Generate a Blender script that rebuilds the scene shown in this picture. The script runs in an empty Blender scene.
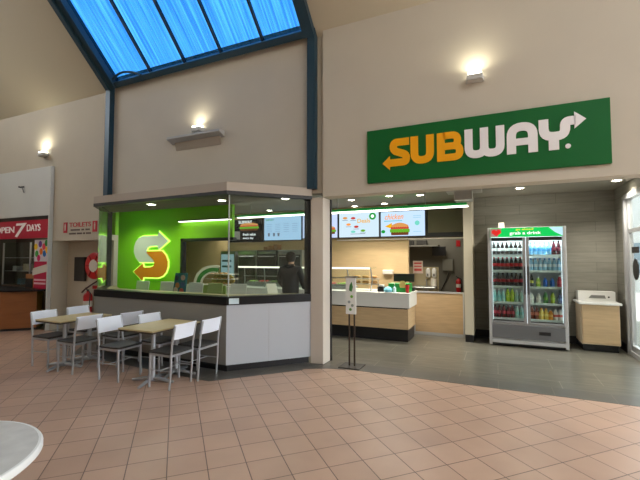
import bpy, math, random
from mathutils import Vector, Matrix
random.seed(7)
sc = bpy.context.scene
col = sc.collection
PI = math.pi

# ------------------------------------------------------------------ colour + materials
def lin(c):
    return tuple(((v/255)/12.92 if v/255 <= .04045 else ((v/255+.055)/1.055)**2.4) for v in c)
MATS = {}
def mat(name, rgb, rough=.5, metal=0., emit=0., emrgb=None, noise=0., nscale=8., spec=.5, coat=0., bump=0., stretch=None):
    if name in MATS: return MATS[name]
    m = bpy.data.materials.new(name); m.use_nodes = True
    nt = m.node_tree; b = nt.nodes['Principled BSDF']
    c = lin(rgb)
    b.inputs['Base Color'].default_value = (*c, 1)
    b.inputs['Roughness'].default_value = rough
    b.inputs['Metallic'].default_value = metal
    b.inputs['Specular IOR Level'].default_value = spec
    b.inputs['Coat Weight'].default_value = coat
    if emit:
        b.inputs['Emission Color'].default_value = (*lin(emrgb or rgb), 1)
        b.inputs['Emission Strength'].default_value = emit
    if noise or bump:
        tc = nt.nodes.new('ShaderNodeTexCoord'); mp = nt.nodes.new('ShaderNodeMapping')
        if stretch: mp.inputs['Scale'].default_value = stretch
        n = nt.nodes.new('ShaderNodeTexNoise'); n.inputs['Scale'].default_value = nscale
        n.inputs['Detail'].default_value = 5
        nt.links.new(tc.outputs['Object'], mp.inputs[0]); nt.links.new(mp.outputs[0], n.inputs['Vector'])
        if noise:
            r = nt.nodes.new('ShaderNodeValToRGB')
            r.color_ramp.elements[0].position = .3; r.color_ramp.elements[1].position = .7
            r.color_ramp.elements[0].color = (*[v*(1-noise) for v in c], 1)
            r.color_ramp.elements[1].color = (*[min(1, v*(1+noise)) for v in c], 1)
            nt.links.new(n.outputs['Fac'], r.inputs[0]); nt.links.new(r.outputs[0], b.inputs['Base Color'])
        if bump:
            bp = nt.nodes.new('ShaderNodeBump'); bp.inputs['Strength'].default_value = bump
            bp.inputs['Distance'].default_value = .01
            nt.links.new(n.outputs['Fac'], bp.inputs['Height']); nt.links.new(bp.outputs[0], b.inputs['Normal'])
    MATS[name] = m
    return m
def glow(name, rgb, s):
    if name in MATS: return MATS[name]
    m = bpy.data.materials.new(name); m.use_nodes = True
    nt = m.node_tree; nt.nodes.clear()
    e = nt.nodes.new('ShaderNodeEmission'); o = nt.nodes.new('ShaderNodeOutputMaterial')
    e.inputs[0].default_value = (*lin(rgb), 1); e.inputs[1].default_value = s
    nt.links.new(e.outputs[0], o.inputs[0]); MATS[name] = m
    return m
def glass(name, tint=(235,240,238), ior=1.45, rough=0.0):
    if name in MATS: return MATS[name]
    m = bpy.data.materials.new(name); m.use_nodes = True
    nt = m.node_tree; nt.nodes.clear()
    t = nt.nodes.new('ShaderNodeBsdfTransparent'); t.inputs[0].default_value = (*lin(tint), 1)
    g = nt.nodes.new('ShaderNodeBsdfGlossy'); g.inputs['Roughness'].default_value = rough
    f = nt.nodes.new('ShaderNodeFresnel'); geo = nt.nodes.new('ShaderNodeNewGeometry'); mr = nt.nodes.new('ShaderNodeMapRange')
    mr.inputs['To Min'].default_value = ior; mr.inputs['To Max'].default_value = 1/ior
    nt.links.new(geo.outputs['Backfacing'], mr.inputs['Value']); nt.links.new(mr.outputs[0], f.inputs[0])
    x = nt.nodes.new('ShaderNodeMixShader'); o = nt.nodes.new('ShaderNodeOutputMaterial')
    nt.links.new(f.outputs[0], x.inputs[0]); nt.links.new(t.outputs[0], x.inputs[1]); nt.links.new(g.outputs[0], x.inputs[2])
    nt.links.new(x.outputs[0], o.inputs[0]); MATS[name] = m
    return m
def brickmat(name, c1, c2, cm, bw, rh, mortar, rotz=0., loc=(0,0,0), offset=0., rough=.4, noise=.12, nscale=3., nstretch=(1,1,1), plane='xy', bump=.3, coat=0.):
    m = bpy.data.materials.new(name); m.use_nodes = True
    nt = m.node_tree; b = nt.nodes['Principled BSDF']
    tc = nt.nodes.new('ShaderNodeTexCoord')
    src = tc.outputs['Object']
    if plane == 'xz':
        s = nt.nodes.new('ShaderNodeSeparateXYZ'); c = nt.nodes.new('ShaderNodeCombineXYZ')
        a = nt.nodes.new('ShaderNodeMath'); a.operation = 'ADD'
        nt.links.new(src, s.inputs[0]); nt.links.new(s.outputs[0], a.inputs[0]); nt.links.new(s.outputs[1], a.inputs[1])
        nt.links.new(a.outputs[0], c.inputs[0]); nt.links.new(s.outputs[2], c.inputs[1]); src = c.outputs[0]
    mp = nt.nodes.new('ShaderNodeMapping'); mp.inputs['Rotation'].default_value = (0,0,rotz); mp.inputs['Location'].default_value = loc
    nt.links.new(src, mp.inputs[0])
    br = nt.nodes.new('ShaderNodeTexBrick'); br.offset = offset; br.squash = 1
    br.inputs['Scale'].default_value = 1; br.inputs['Brick Width'].default_value = bw; br.inputs['Row Height'].default_value = rh
    br.inputs['Mortar Size'].default_value = mortar; br.inputs['Mortar Smooth'].default_value = .1
    br.inputs['Color1'].default_value = (*lin(c1), 1); br.inputs['Color2'].default_value = (*lin(c2), 1); br.inputs['Mortar'].default_value = (*lin(cm), 1)
    nt.links.new(mp.outputs[0], br.inputs['Vector'])
    m2 = nt.nodes.new('ShaderNodeMapping'); m2.inputs['Scale'].default_value = nstretch
    n = nt.nodes.new('ShaderNodeTexNoise'); n.inputs['Scale'].default_value = nscale; n.inputs['Detail'].default_value = 6
    nt.links.new(mp.outputs[0], m2.inputs[0]); nt.links.new(m2.outputs[0], n.inputs['Vector'])
    mr = nt.nodes.new('ShaderNodeMapRange'); mr.inputs['From Min'].default_value = .25; mr.inputs['From Max'].default_value = .75
    mr.inputs['To Min'].default_value = 1-noise; mr.inputs['To Max'].default_value = 1+noise
    nt.links.new(n.outputs['Fac'], mr.inputs['Value'])
    mx = nt.nodes.new('ShaderNodeVectorMath'); mx.operation = 'SCALE'
    nt.links.new(br.outputs['Color'], mx.inputs[0]); nt.links.new(mr.outputs[0], mx.inputs['Scale'])
    nt.links.new(mx.outputs[0], b.inputs['Base Color'])
    bp = nt.nodes.new('ShaderNodeBump'); bp.inputs['Strength'].default_value = bump; bp.inputs['Distance'].default_value = .004; bp.invert = True
    nt.links.new(br.outputs['Fac'], bp.inputs['Height']); nt.links.new(bp.outputs[0], b.inputs['Normal'])
    b.inputs['Roughness'].default_value = rough; b.inputs['Coat Weight'].default_value = coat
    MATS[name] = m
    return m

# ------------------------------------------------------------------ mesh builder
class MB:
    def __init__(s): s.v = []; s.f = []; s.sm = []
    def add(s, vs, fs, smooth=False):
        o = len(s.v); s.v += [tuple(map(float, v)) for v in vs]
        for f in fs: s.f.append(tuple(i+o for i in f)); s.sm.append(smooth)
        return s
    def box(s, x0, x1, y0, y1, z0, z1):
        v = [(x0,y0,z0),(x1,y0,z0),(x1,y1,z0),(x0,y1,z0),(x0,y0,z1),(x1,y0,z1),(x1,y1,z1),(x0,y1,z1)]
        return s.add(v, [(0,3,2,1),(4,5,6,7),(0,1,5,4),(1,2,6,5),(2,3,7,6),(3,0,4,7)])
    def prism(s, poly, z0, z1):
        n = len(poly)
        a = sum(poly[i][0]*poly[(i+1)%n][1]-poly[(i+1)%n][0]*poly[i][1] for i in range(n))
        if a < 0: poly = poly[::-1]
        v = [(x,y,z0) for x,y in poly]+[(x,y,z1) for x,y in poly]
        f = [tuple(range(n))[::-1], tuple(range(n,2*n))]+[(i,(i+1)%n,n+(i+1)%n,n+i) for i in range(n)]
        return s.add(v, f)
    def xz(s, poly, y0, y1):            # a plate standing in the xz plane, polygon of (x, z)
        n = len(poly)
        a = sum(poly[i][0]*poly[(i+1)%n][1]-poly[(i+1)%n][0]*poly[i][1] for i in range(n))
        if a < 0: poly = poly[::-1]
        v = [(x,y0,z) for x,z in poly]+[(x,y1,z) for x,z in poly]
        f = [tuple(range(n)), tuple(range(n,2*n))[::-1]]+[(i,n+i,n+(i+1)%n,(i+1)%n) for i in range(n)]
        return s.add(v, f)
    def yz(s, poly, x0, x1):
        n = len(poly)
        a = sum(poly[i][0]*poly[(i+1)%n][1]-poly[(i+1)%n][0]*poly[i][1] for i in range(n))
        if a < 0: poly = poly[::-1]
        v = [(x0,y,z) for y,z in poly]+[(x1,y,z) for y,z in poly]
        f = [tuple(range(n))[::-1], tuple(range(n,2*n))]+[(i,(i+1)%n,n+(i+1)%n,n+i) for i in range(n)]
        return s.add(v, f)
    def tube(s, pts, r, n=10, rr=None, cap=True):
        pts = [Vector(p) for p in pts]; k = len(pts); vs = []; fs = []
        up = None
        for i, p in enumerate(pts):
            d = (pts[min(i+1,k-1)]-pts[max(i-1,0)]).normalized()
            if up is None: up = Vector((0,0,1)) if abs(d.z) < .9 else Vector((1,0,0))
            a = d.cross(up).normalized(); b = a.cross(d).normalized(); up = b
            q = rr[i] if rr else r
            for j in range(n):
                t = 2*PI*j/n; vs.append(p+a*math.cos(t)*q+b*math.sin(t)*q)
        for i in range(k-1):
            for j in range(n):
                fs.append((i*n+j, (i+1)*n+j, (i+1)*n+(j+1)%n, i*n+(j+1)%n))
        s.add(vs, fs, True)
        if cap:
            o = len(s.v)-k*n
            s.f.append(tuple(o+j for j in range(n))); s.sm.append(False)
            s.f.append(tuple(o+(k-1)*n+j for j in range(n))[::-1]); s.sm.append(False)
        return s
    def bar(s, p, q, w, h, up=(0,0,1)):  # rectangular bar
        p, q = Vector(p), Vector(q); d = (q-p).normalized(); a = d.cross(Vector(up)).normalized()*w/2; b = a.cross(d).normalized()*h/2
        v = [p-a-b, p+a-b, p+a+b, p-a+b, q-a-b, q+a-b, q+a+b, q-a+b]
        return s.add(v, [(0,1,2,3),(7,6,5,4),(1,0,4,5),(2,1,5,6),(3,2,6,7),(0,3,7,4)])
    def lathe(s, prof, c=(0,0,0), n=24, axis='z', cap=True):
        vs = []; fs = []; k = len(prof)
        for r, z in prof:
            for j in range(n):
                t = 2*PI*j/n; x, y = r*math.cos(t), r*math.sin(t)
                vs.append((c[0]+x, c[1]+y, c[2]+z) if axis == 'z' else ((c[0]+x, c[1]-z, c[2]+y) if axis == 'y' else (c[0]+z, c[1]+x, c[2]+y)))
        for i in range(k-1):
            for j in range(n): fs.append((i*n+j, i*n+(j+1)%n, (i+1)*n+(j+1)%n, (i+1)*n+j))
        s.add(vs, fs, True); o = len(s.v)-k*n
        if not cap: return s
        if prof[0][0] > 1e-5: s.f.append(tuple(o+j for j in range(n))[::-1]); s.sm.append(False)
        if prof[-1][0] > 1e-5: s.f.append(tuple(o+(k-1)*n+j for j in range(n))); s.sm.append(False)
        return s
    def stroke(s, path, w, y0, y1):      # thick line in the xz plane
        P = [Vector((a[0],0,a[1])) for a in path]; n = len(P); L = []; R = []
        for i, p in enumerate(P):
            d0 = (P[i]-P[i-1]).normalized() if i else (P[1]-P[0]).normalized()
            d1 = (P[i+1]-P[i]).normalized() if i < n-1 else d0
            t = (d0+d1).normalized(); nn = Vector((-t.z,0,t.x)); k = 1/max(.5, nn.dot(Vector((-d0.z,0,d0.x))))
            L.append(p+nn*w/2*k); R.append(p-nn*w/2*k)
        vs = []
        for i in range(n): vs += [(L[i].x,y0,L[i].z),(R[i].x,y0,R[i].z),(R[i].x,y1,R[i].z),(L[i].x,y1,L[i].z)]
        fs = [(0,3,2,1), (4*n-4,4*n-3,4*n-2,4*n-1)]
        for i in range(n-1):
            for j in range(4): fs.append((4*i+j, 4*i+(j+1)%4, 4*i+4+(j+1)%4, 4*i+4+j))
        return s.add(vs, fs)
    def build(s, name, m, parent=None, bevel=0., seg=2, kind=None):
        me = bpy.data.meshes.new(name)
        me.from_pydata(s.v, [], s.f)
        me.polygons.foreach_set('use_smooth', s.sm)
        me.update()
        if any(s.sm): me.set_sharp_from_angle(angle=.7)
        return link(name, me, m, parent, bevel, seg, kind)
def link(name, me, m, parent=None, bevel=0., seg=2, kind=None):
    o = bpy.data.objects.new(name, me)
    if m is not None:
        me.materials.clear(); me.materials.append(m)
    if parent is not None:
        g = wm(parent); me.transform(g.inverted()); o.parent = parent
    if bevel:
        b = o.modifiers.new('bevel', 'BEVEL'); b.width = bevel; b.segments = seg; b.limit_method = 'ANGLE'
    col.objects.link(o)
    if kind: o['kind'] = kind
    return o
def wm(o):
    m = Matrix.LocRotScale(o.location, o.rotation_euler, o.scale)
    return wm(o.parent) @ m if o.parent else m
def tag(o, label, cat, group=None):
    o['label'] = label; o['category'] = cat
    if group: o['group'] = group
    return o
def thing(name, label, cat, loc=(0,0,0), rz=0., group=None):
    o = bpy.data.objects.new(name, None); o.empty_display_size = .1; col.objects.link(o)
    o.location = loc; o.rotation_euler = (0,0,rz)
    return tag(o, label, cat, group)
def kids(o): return [c for c in bpy.data.objects if c.parent == o]
def dup(o, loc=None, rz=None, label=None, group=None, parent=None):
    c = o.copy(); col.objects.link(c)
    if parent is not None: c.parent = parent
    if loc is not None: c.location = loc
    if rz is not None: c.rotation_euler = (0,0,rz)
    if label: c['label'] = label
    if group: c['group'] = group
    for ch in kids(o):
        if ch is not c: dup(ch, parent=c)
    return c
def struct(name, mb, m, parent=None, bevel=0.): return mb.build(name, m, parent, bevel, kind=None if parent else 'structure')
def rounded(pts, r, k=6):
    out = [pts[0]]
    for i in range(1, len(pts)-1):
        a, b, c = Vector(pts[i-1]), Vector(pts[i]), Vector(pts[i+1])
        d0 = (a-b); d1 = (c-b); rr = min(r, d0.length*.49, d1.length*.49)
        p, q = b+d0.normalized()*rr, b+d1.normalized()*rr
        for j in range(k+1):
            t = j/k; out.append(tuple(p*(1-t)**2+b*2*t*(1-t)+q*t*t))
    out.append(pts[-1]); return out
def disc(cx, cz, r, n=20, rz=None):
    rz = rz or r
    return [(cx+r*math.cos(2*PI*i/n), cz+rz*math.sin(2*PI*i/n)) for i in range(n)]
def text(name, s, x0, x1, z0, z1, y, m, parent, depth=.003, shear=0., kind=None):
    """lettering that fills the rectangle x0..x1, z0..z1 and faces -y"""
    cu = bpy.data.curves.new(name, 'FONT'); cu.body = s; cu.size = 1; cu.extrude = .02; cu.offset = .012; cu.shear = shear
    t = bpy.data.objects.new(name, cu); col.objects.link(t)
    dg = bpy.context.evaluated_depsgraph_get(); dg.update()
    me = bpy.data.meshes.new_from_object(t.evaluated_get(dg)); bpy.data.objects.remove(t)
    xs = [v.co.x for v in me.vertices]; ys = [v.co.y for v in me.vertices]
    a, b, c, d = min(xs), max(xs), min(ys), max(ys)
    for v in me.vertices:
        x, yy, zz = v.co
        v.co = (x0+(x-a)/(b-a)*(x1-x0), y-(zz+.02)/.04*depth, z0+(yy-c)/(d-c)*(z1-z0))
    return link(name, me, m, parent, kind=kind)

# ------------------------------------------------------------------ materials
M_wall = mat('painted_plaster', (190,181,163), .75, noise=.03, nscale=1.5, bump=.05)
M_wallw = mat('white_plaster', (205,207,203), .7, noise=.03, nscale=1.2)
M_pillar = mat('pillar_paint', (203,193,180), .65)
M_ceil = mat('ceiling_paint', (186,176,152), .8)
M_shopceil = mat('shop_ceiling_paint', (128,124,112), .8)
M_teal = mat('teal_steel', (34,62,76), .45, metal=.2)
M_black = mat('black_metal', (22,22,24), .4)
M_blackgloss = mat('black_stone', (14,14,16), .35, spec=.25)
M_kick = mat('black_kickboard', (20,20,24), .4)
M_green = mat('lime_green_paint', (130,205,8), .6)
M_dgreen = mat('sign_green', (0,92,34), .6, spec=.3)
M_tan = mat('tan_laminate', (196,170,128), .5, noise=.05, nscale=4, stretch=(1,1,8))
M_wood = mat('oak_laminate', (192,164,126), .5, noise=.10, nscale=3, stretch=(1,1,10))
M_white = mat('white_laminate', (226,226,222), .35)
M_offw = mat('off_white', (214,208,196), .5)
M_greylam = mat('pale_grey_laminate', (172,176,182), .45)
M_steel = mat('steel', (170,172,175), .3, metal=.9)
M_chrome = mat('silver_painted_metal', (176,180,186), .35, metal=.6)
M_alu = mat('aluminium', (196,198,200), .4, metal=.5)
M_glass = glass('window_glass',(238,244,240),1.38)
M_clear = glass('clear_glass', (244,248,246), 1.3)
M_red = mat('red_paint', (178,20,24), .4)
M_seat = mat('dark_vinyl', (52,50,48), .55)
M_chairback = mat('white_plastic', (232,238,250), .35)
M_ttop = mat('beech_tabletop', (190,172,128), .4, noise=.08, nscale=3, stretch=(8,1,1))
M_led = glow('led_white',(255,252,240),4)
M_lamp = glow('downlight_glow', (255,244,220), 30)

# ------------------------------------------------------------------ floor
tile = brickmat('terracotta_tile', (188,156,134), (178,147,126), (100,80,68), .29, .29, .004, rotz=-PI/4, loc=(3.80,.66,0), rough=.32, noise=.10, nscale=2.2, bump=.4)
stone = brickmat('greenish_plank_tile', (100,97,87), (90,88,79), (132,128,114), 1.2, .6, .005, offset=.4, rough=.28, noise=.32, nscale=3, nstretch=(1,5,1), bump=.15)
slab = brickmat('dark_border_tile', (92,90,84), (84,82,78), (118,112,100), .6, .3, .004, rough=.3, noise=.15, nscale=4, bump=.15)
struct('floor', MB().box(-14,9,-12,.0,-.1,0), tile)
o = struct('floor', MB().box(-14,3.3,0,7,-.1,-.0005), stone)
struct('trim_1', MB().prism([(-2.62,.02),(-2.62,-.33),(-2.25,-.13),(-1.9,-.05),(9,-.05),(9,.28),(-2.2,.28),(-2.2,.02)], .0004, .0022), slab)
struct('trim_2', MB().prism([(-7.4,.02),(-7.4,-.15),(-6.45,-1.12),(-3.42,-1.30),(-2.55,-.35),(-2.55,.02)], .0003, .0018), slab)
struct('floor', MB().box(2.02,24,.3,17,-.12,-.02), mat('outdoor_paving', (176,172,164), .8, noise=.1))

# ------------------------------------------------------------------ hall walls
TOP = 5.13
w = MB()
w.box(-2.38, 9, 0, .25, 2.53, 6.5)               # above the shop opening
struct('wall_front', w, M_wall)
struct('wall_front', MB().box(-7.2,-2.38,.05,.25,2.6,5.35), M_wall)
w = MB().box(-9.05,-7.5,.05,.25,1.98,5.35).box(-7.5,-7.2,.05,.25,2.56,5.35).box(-7.5,-7.42,.05,.2,0,2.56)
struct('wall_front', w, M_wall)
struct('wall_front', MB().box(-13.2,-9.05,.05,.25,2.55,5.35), M_wall)
struct('wall_front', MB().box(-13.2,-9.05,-.03,.05,2.56,3.67).box(-9.10,-9.06,-.03,1.0,0,2.56).box(-13.2,-12.2,-.03,.05,0,2.56), M_wallw, bevel=.006)
struct('wall_recess', MB().box(-9.13,-7.5,.40,.5,0,2.1).box(-9.05,-7.5,.25,.4,1.98,2.1).box(-9.06,-9.035,.05,.4,0,1.98).box(-9.13,-9.05,.25,.4,2.1,2.3), M_wall)
struct('wall_pillar', MB().box(-2.60,-2.385,.03,.30,0,2.53), M_pillar, bevel=.01)
struct('trim_3', MB().box(-2.60,-2.37,.30,.34,0,2.53), M_black)
struct('wall_unseen_left', MB().box(-13.3,-13.1,-12,.05,0,6), M_wall)  # unseen end of the hall, closed to keep the left side darker
struct('wall_unseen_rear', MB().box(-13.3,9,-11.4,-11.2,0,6), M_wall)  # unseen, added to block daylight from behind
# roof slope
A = math.radians(45.3); cs, sn = math.cos(A), math.sin(A)
def slope(x0, x1, s0, s1, d0, d1, mb=None):
    mb = mb or MB()
    v = []
    for d in (d0, d1):
        for x, s in ((x0,s0),(x1,s0),(x1,s1),(x0,s1)):
            v.append((x, -s*cs+d*sn, TOP+s*sn+d*cs))
    return mb.add(v, [(0,1,2,3),(7,6,5,4),(0,4,5,1),(1,5,6,2),(2,6,7,3),(3,7,4,0)])
SL = 5.3
struct('ceiling', slope(-13.3,-7.22,-.4,SL,0,.15), M_ceil)
struct('ceiling', slope(-2.5,9,-.4,SL,0,.15), M_ceil)
struct('ceiling', slope(-7.22,-2.5,3.4,SL,0,.15), M_ceil)
yr, zr = -SL*cs, TOP+SL*sn
def rear(x0, x1, t0, t1):  # unseen rear slope; its gap is placed to let daylight in from the right
    a = (yr-.02, zr); b = (-11.4, 5.7); P = lambda t, d: (a[0]+(b[0]-a[0])*t, a[1]+(b[1]-a[1])*t+d)
    return MB().yz([P(t0,0),P(t0,.2),P(t1,.2),P(t1,0)], x0, x1)
struct('ceiling', rear(-13.3,9,0,.12), M_ceil)
struct('ceiling', rear(-13.3,9,.78,1), M_ceil)
struct('ceiling', rear(-13.3,3.2,.12,.78), M_ceil)
struct('wall_unseen_right', MB().box(9,9.2,-11.4,-3.9,0,9).box(9,9.2,-3.9,.25,4.2,9), M_wall)  # unseen; gap shaped to admit daylight clear of the bay glass reflection
# skylight
sky = bpy.data.materials.new('ribbed_skylight_sheet'); sky.use_nodes = True
nt = sky.node_tree; nt.nodes.clear()
tr = nt.nodes.new('ShaderNodeBsdfTransparent'); gl = nt.nodes.new('ShaderNodeBsdfGlossy'); gl.inputs['Roughness'].default_value = .3
mx = nt.nodes.new('ShaderNodeMixShader'); mx.inputs[0].default_value = .04; oo = nt.nodes.new('ShaderNodeOutputMaterial')
tc = nt.nodes.new('ShaderNodeTexCoord'); mp = nt.nodes.new('ShaderNodeMapping'); mp.inputs['Scale'].default_value = (14,.35,.35)
ns = nt.nodes.new('ShaderNodeTexNoise'); ns.inputs['Scale'].default_value = 1.6; ns.inputs['Detail'].default_value = 6
rp = nt.nodes.new('ShaderNodeValToRGB')
rp.color_ramp.elements[0].position = .3; rp.color_ramp.elements[1].position = .72
rp.color_ramp.elements[0].color = (*lin((70,122,162)),1); rp.color_ramp.elements[1].color = (*lin((108,158,188)),1)
nt.links.new(tc.outputs['Object'], mp.inputs[0]); nt.links.new(mp.outputs[0], ns.inputs['Vector']); nt.links.new(ns.outputs['Fac'], rp.inputs[0])
nt.links.new(rp.outputs[0], tr.inputs[0]); nt.links.new(tr.outputs[0], mx.inputs[1]); nt.links.new(gl.outputs[0], mx.inputs[2]); nt.links.new(mx.outputs[0], oo.inputs[0])
xs = [-6.97,-6.01,-5.14,-4.31,-3.45,-2.68]
win = slope(-7.26,-6.97,-.02,3.5,-.10,.10); slope(-7.17,-7.12,-.02,3.5,-.14,-.10,win)
slope(-6.97,-2.66,-.02,.085,-.08,.10,win); slope(-2.68,-2.5,-.02,3.5,-.10,.10,win)
wf = struct('window_1', win, M_teal)
bars = MB()
for x in xs[1:-1]: slope(x-.015,x+.015,.08,3.5,-.005,.06,bars)
struct('glazing_bars', bars, mat('dark_bar', (38,40,42), .5), wf)
struct('skylight_pane', slope(-6.97,-2.68,.08,3.45,.02,.035), sky, wf)
struct('trim_4', MB().box(-7.26,-7.13,-.06,.05,2.66,TOP), M_teal)
struct('trim_5', MB().box(-2.62,-2.49,-.06,.05,2.66,TOP+.05), M_teal)
o = MB().tube(rounded([(-7.0,-.12,5.20),(-6.75,-.14,5.30),(-6.45,-.10,5.27),(-6.2,-.1,5.15)], .15), .022).build('roof_conduit', M_teal)
tag(o, 'thin dark curved conduit at the lower left corner of the skylight', 'conduit')

# ------------------------------------------------------------------ bay window
B0, B1, B2, B3 = (-7.2,.04), (-6.40,-.79), (-3.46,-.90), (-2.60,.04)
def off(p, d):  # polygon B0..B3 offset outwards
    import itertools
    pts = [Vector(q) for q in p]; out = []
    for i, q in enumerate(pts):
        ns_ = []
        if i > 0: e = (pts[i]-pts[i-1]).normalized(); ns_.append(Vector((e.y,-e.x)))
        if i < len(pts)-1: e = (pts[i+1]-pts[i]).normalized(); ns_.append(Vector((e.y,-e.x)))
        n = sum(ns_, Vector((0,0))).normalized(); out.append(tuple(q+n*d/n.dot(ns_[0])))
    return [(x, min(y,.05)) for x, y in out]
BP = [B0,B1,B2,B3]
def band(d0, d1, z0, z1):
    a, b = off(BP, d0), off(BP, d1)
    mb = MB()
    for i in range(3): mb.prism([a[i],a[i+1],b[i+1],b[i]], z0, z1)
    return mb
def band1(i, d0, d1, z0, z1):
    a, b = off(BP, d0), off(BP, d1); return MB().prism([a[i],a[i+1],b[i+1],b[i]], z0, z1)
M_taupe = mat('taupe_laminate', (130,127,121), .5)
struct('wall_bay', band1(0,-.06,0,.1,.935), M_taupe); struct('wall_bay', band1(1,-.06,0,.1,.935), M_taupe)
struct('wall_bay', band1(2,-.06,0,.1,.935), M_greylam)
struct('baseboard_bay', band(-.10,-.05,0,.10), M_kick)
seam = MB()
b2, b3 = Vector(B2), Vector(B3)
for t in (.48,):
    p = b2.lerp(b3, t); q = b2.lerp(b3, t+.006); n = Vector((b3.y-b2.y,-(b3.x-b2.x))).normalized()*.0015
    seam.prism([tuple(p+n),tuple(q+n),tuple(q-n),tuple(p-n)], .1, .93)
struct('trim_6', seam, M_steel)
struct('trim_7', band(-.16,.015,.935,1.05), M_blackgloss)
struct('trim_8', MB().prism(off(BP,.05)[0:1]+off(BP,.05)[1:3]+off(BP,.05)[3:4], 2.555, 2.68), mat('beam_paint',(172,160,146),.65))
struct('trim_9', band(-.06,.052,2.505,2.556), M_black)
struct('ceiling', MB().prism(off(BP,-.01), 2.535, 2.554), M_shopceil)
wb = struct('window_2', MB().prism([(-7.25,.06),(-7.12,.06),(-7.12,-.03),(-7.17,-.03),(-7.25,.04)],1.05,2.54).prism([(-2.70,.02),(-2.60,.02),(-2.60,.10),(-2.70,.10)],1.05,2.54), M_black)
for i in range(3):
    a, b = off(BP,-.03), off(BP,-.04)
    struct('window_pane', MB().prism([a[i],a[i+1],b[i+1],b[i]],1.05,2.54), M_glass, wb)
o = MB().box(-3.49,-3.44,-.872,-.862,1.05,2.54)
struct('glass_joint', MB().prism([(-3.468,-.872),(-3.452,-.872),(-3.452,-.858),(-3.468,-.858)],1.05,2.54), mat('clear_silicone',(170,176,170),.3), wb)
o = MB(); e = (b3-b2).normalized(); nn = Vector((e.y,-e.x)); p = b2+e*.03+nn*.017; q = b2+e*.17+nn*.017
o.prism([tuple(p),tuple(q),tuple(q+nn*.004),tuple(p+nn*.004)], .95, 1.03)
tag(o.build('sticker', mat('pale_blue_sticker',(196,214,220),.5)), 'pale blue rectangular sticker on the black sill at the bay corner', 'sticker')

# ------------------------------------------------------------------ interior shell
CZ = 2.85
struct('ceiling', MB().box(-10.6,2.1,.25,3.75,CZ,CZ+.1), M_shopceil)
struct('ceiling', MB().box(-3.5,.0,3.75,6,2.7,2.8), M_shopceil)
plank = brickmat('grey_green_plank_wall', (140,138,127), (132,130,119), (112,110,100), 1.25, .19, .004, offset=.5, rough=.6, noise=.14, nscale=4, nstretch=(.6,6,1), plane='xz', bump=.2)
struct('wall_back', MB().box(-.42,2.12,3.3,3.45,0,CZ), plank)
struct('baseboard_back', MB().box(-.40,2.0,3.28,3.3,0,.14), M_kick)
struct('wall_right', MB().box(2.0,2.12,2.78,3.3,0,CZ).box(2.0,2.12,.25,2.78,2.66,CZ), plank)
struct('baseboard_right', MB().box(1.985,2.0,2.80,3.28,0,.14), M_kick)
struct('wall_column', MB().box(-.56,-.40,2.60,3.62,.14,CZ), mat('column_paint',(206,198,176),.6))
struct('baseboard_column', MB().box(-.555,-.405,2.61,3.6,0,.14), M_kick)
struct('wall_bulkhead', MB().box(-1.84,-.56,3.62,3.74,2.06,CZ), mat('olive_panel',(112,104,84),.6))
struct('wall_kitchen', MB().box(-10.4,-1.84,3.66,3.76,0,CZ), M_tan)
M_backroom = mat('back_room_wall', (112,108,96), .7)
struct('wall_kitchen_back', MB().box(-3.6,-.4,5.3,5.4,0,2.8).box(-3.6,-3.5,3.76,5.3,0,2.8).box(-.66,-.56,3.74,5.3,0,2.8), M_backroom)
struct('wall_dining', MB().box(-9.9,-7.08,1.95,2.03,0,CZ).box(-7.08,-5.55,1.95,2.03,2.03,CZ).box(-9.98,-9.9,.5,2.0,0,CZ).box(-9.98,-7.6,.5,.58,0,CZ), M_green)
struct('trim_10', MB().box(-7.10,-7.03,1.92,2.05,0,2.08).box(-7.10,-5.5,1.92,2.05,2.01,2.08), M_black)
struct('wall_kitchen_left', MB().box(-9.9,-9.8,2.03,3.66,0,CZ), M_tan)

# light fascia over the counter
t = thing('counter_light_bar', 'long green fascia with a white light strip hanging over the serving counter', 'light', (-3.2,2.1,2.5))
MB().box(-5.6,-.46,2.10,2.20,2.555,2.61).build('fascia', mat('fascia_green',(10,120,50),.4), t)
MB().box(-5.5,-.44,2.06,2.20,2.535,2.553).build('light_strip', M_led, t)
MB().box(-7.12,-5.56,1.83,1.95,2.50,2.53).build('housing', M_black, t)
MB().box(-7.10,-5.56,1.835,1.93,2.485,2.50).build('light_strip', M_led, t)
for x in (-5.2,-3.0,-1.2): MB().tube([(x,2.17,2.6),(x,2.17,CZ)], .006).build('hanger', M_steel, t)
t = thing('ceiling_duct_box', 'grey boxed unit fixed to the ceiling above the white column', 'box', (-.5,2.2,2.6))
MB().box(-.66,-.36,1.95,2.3,2.64,CZ).build('duct', mat('grey_duct',(160,157,150),.6), t, .005)
MB().box(-.80,-.2,1.92,2.33,2.80,CZ).build('flange', mat('grey_duct',(160,157,150),.6), t, .005)

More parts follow.
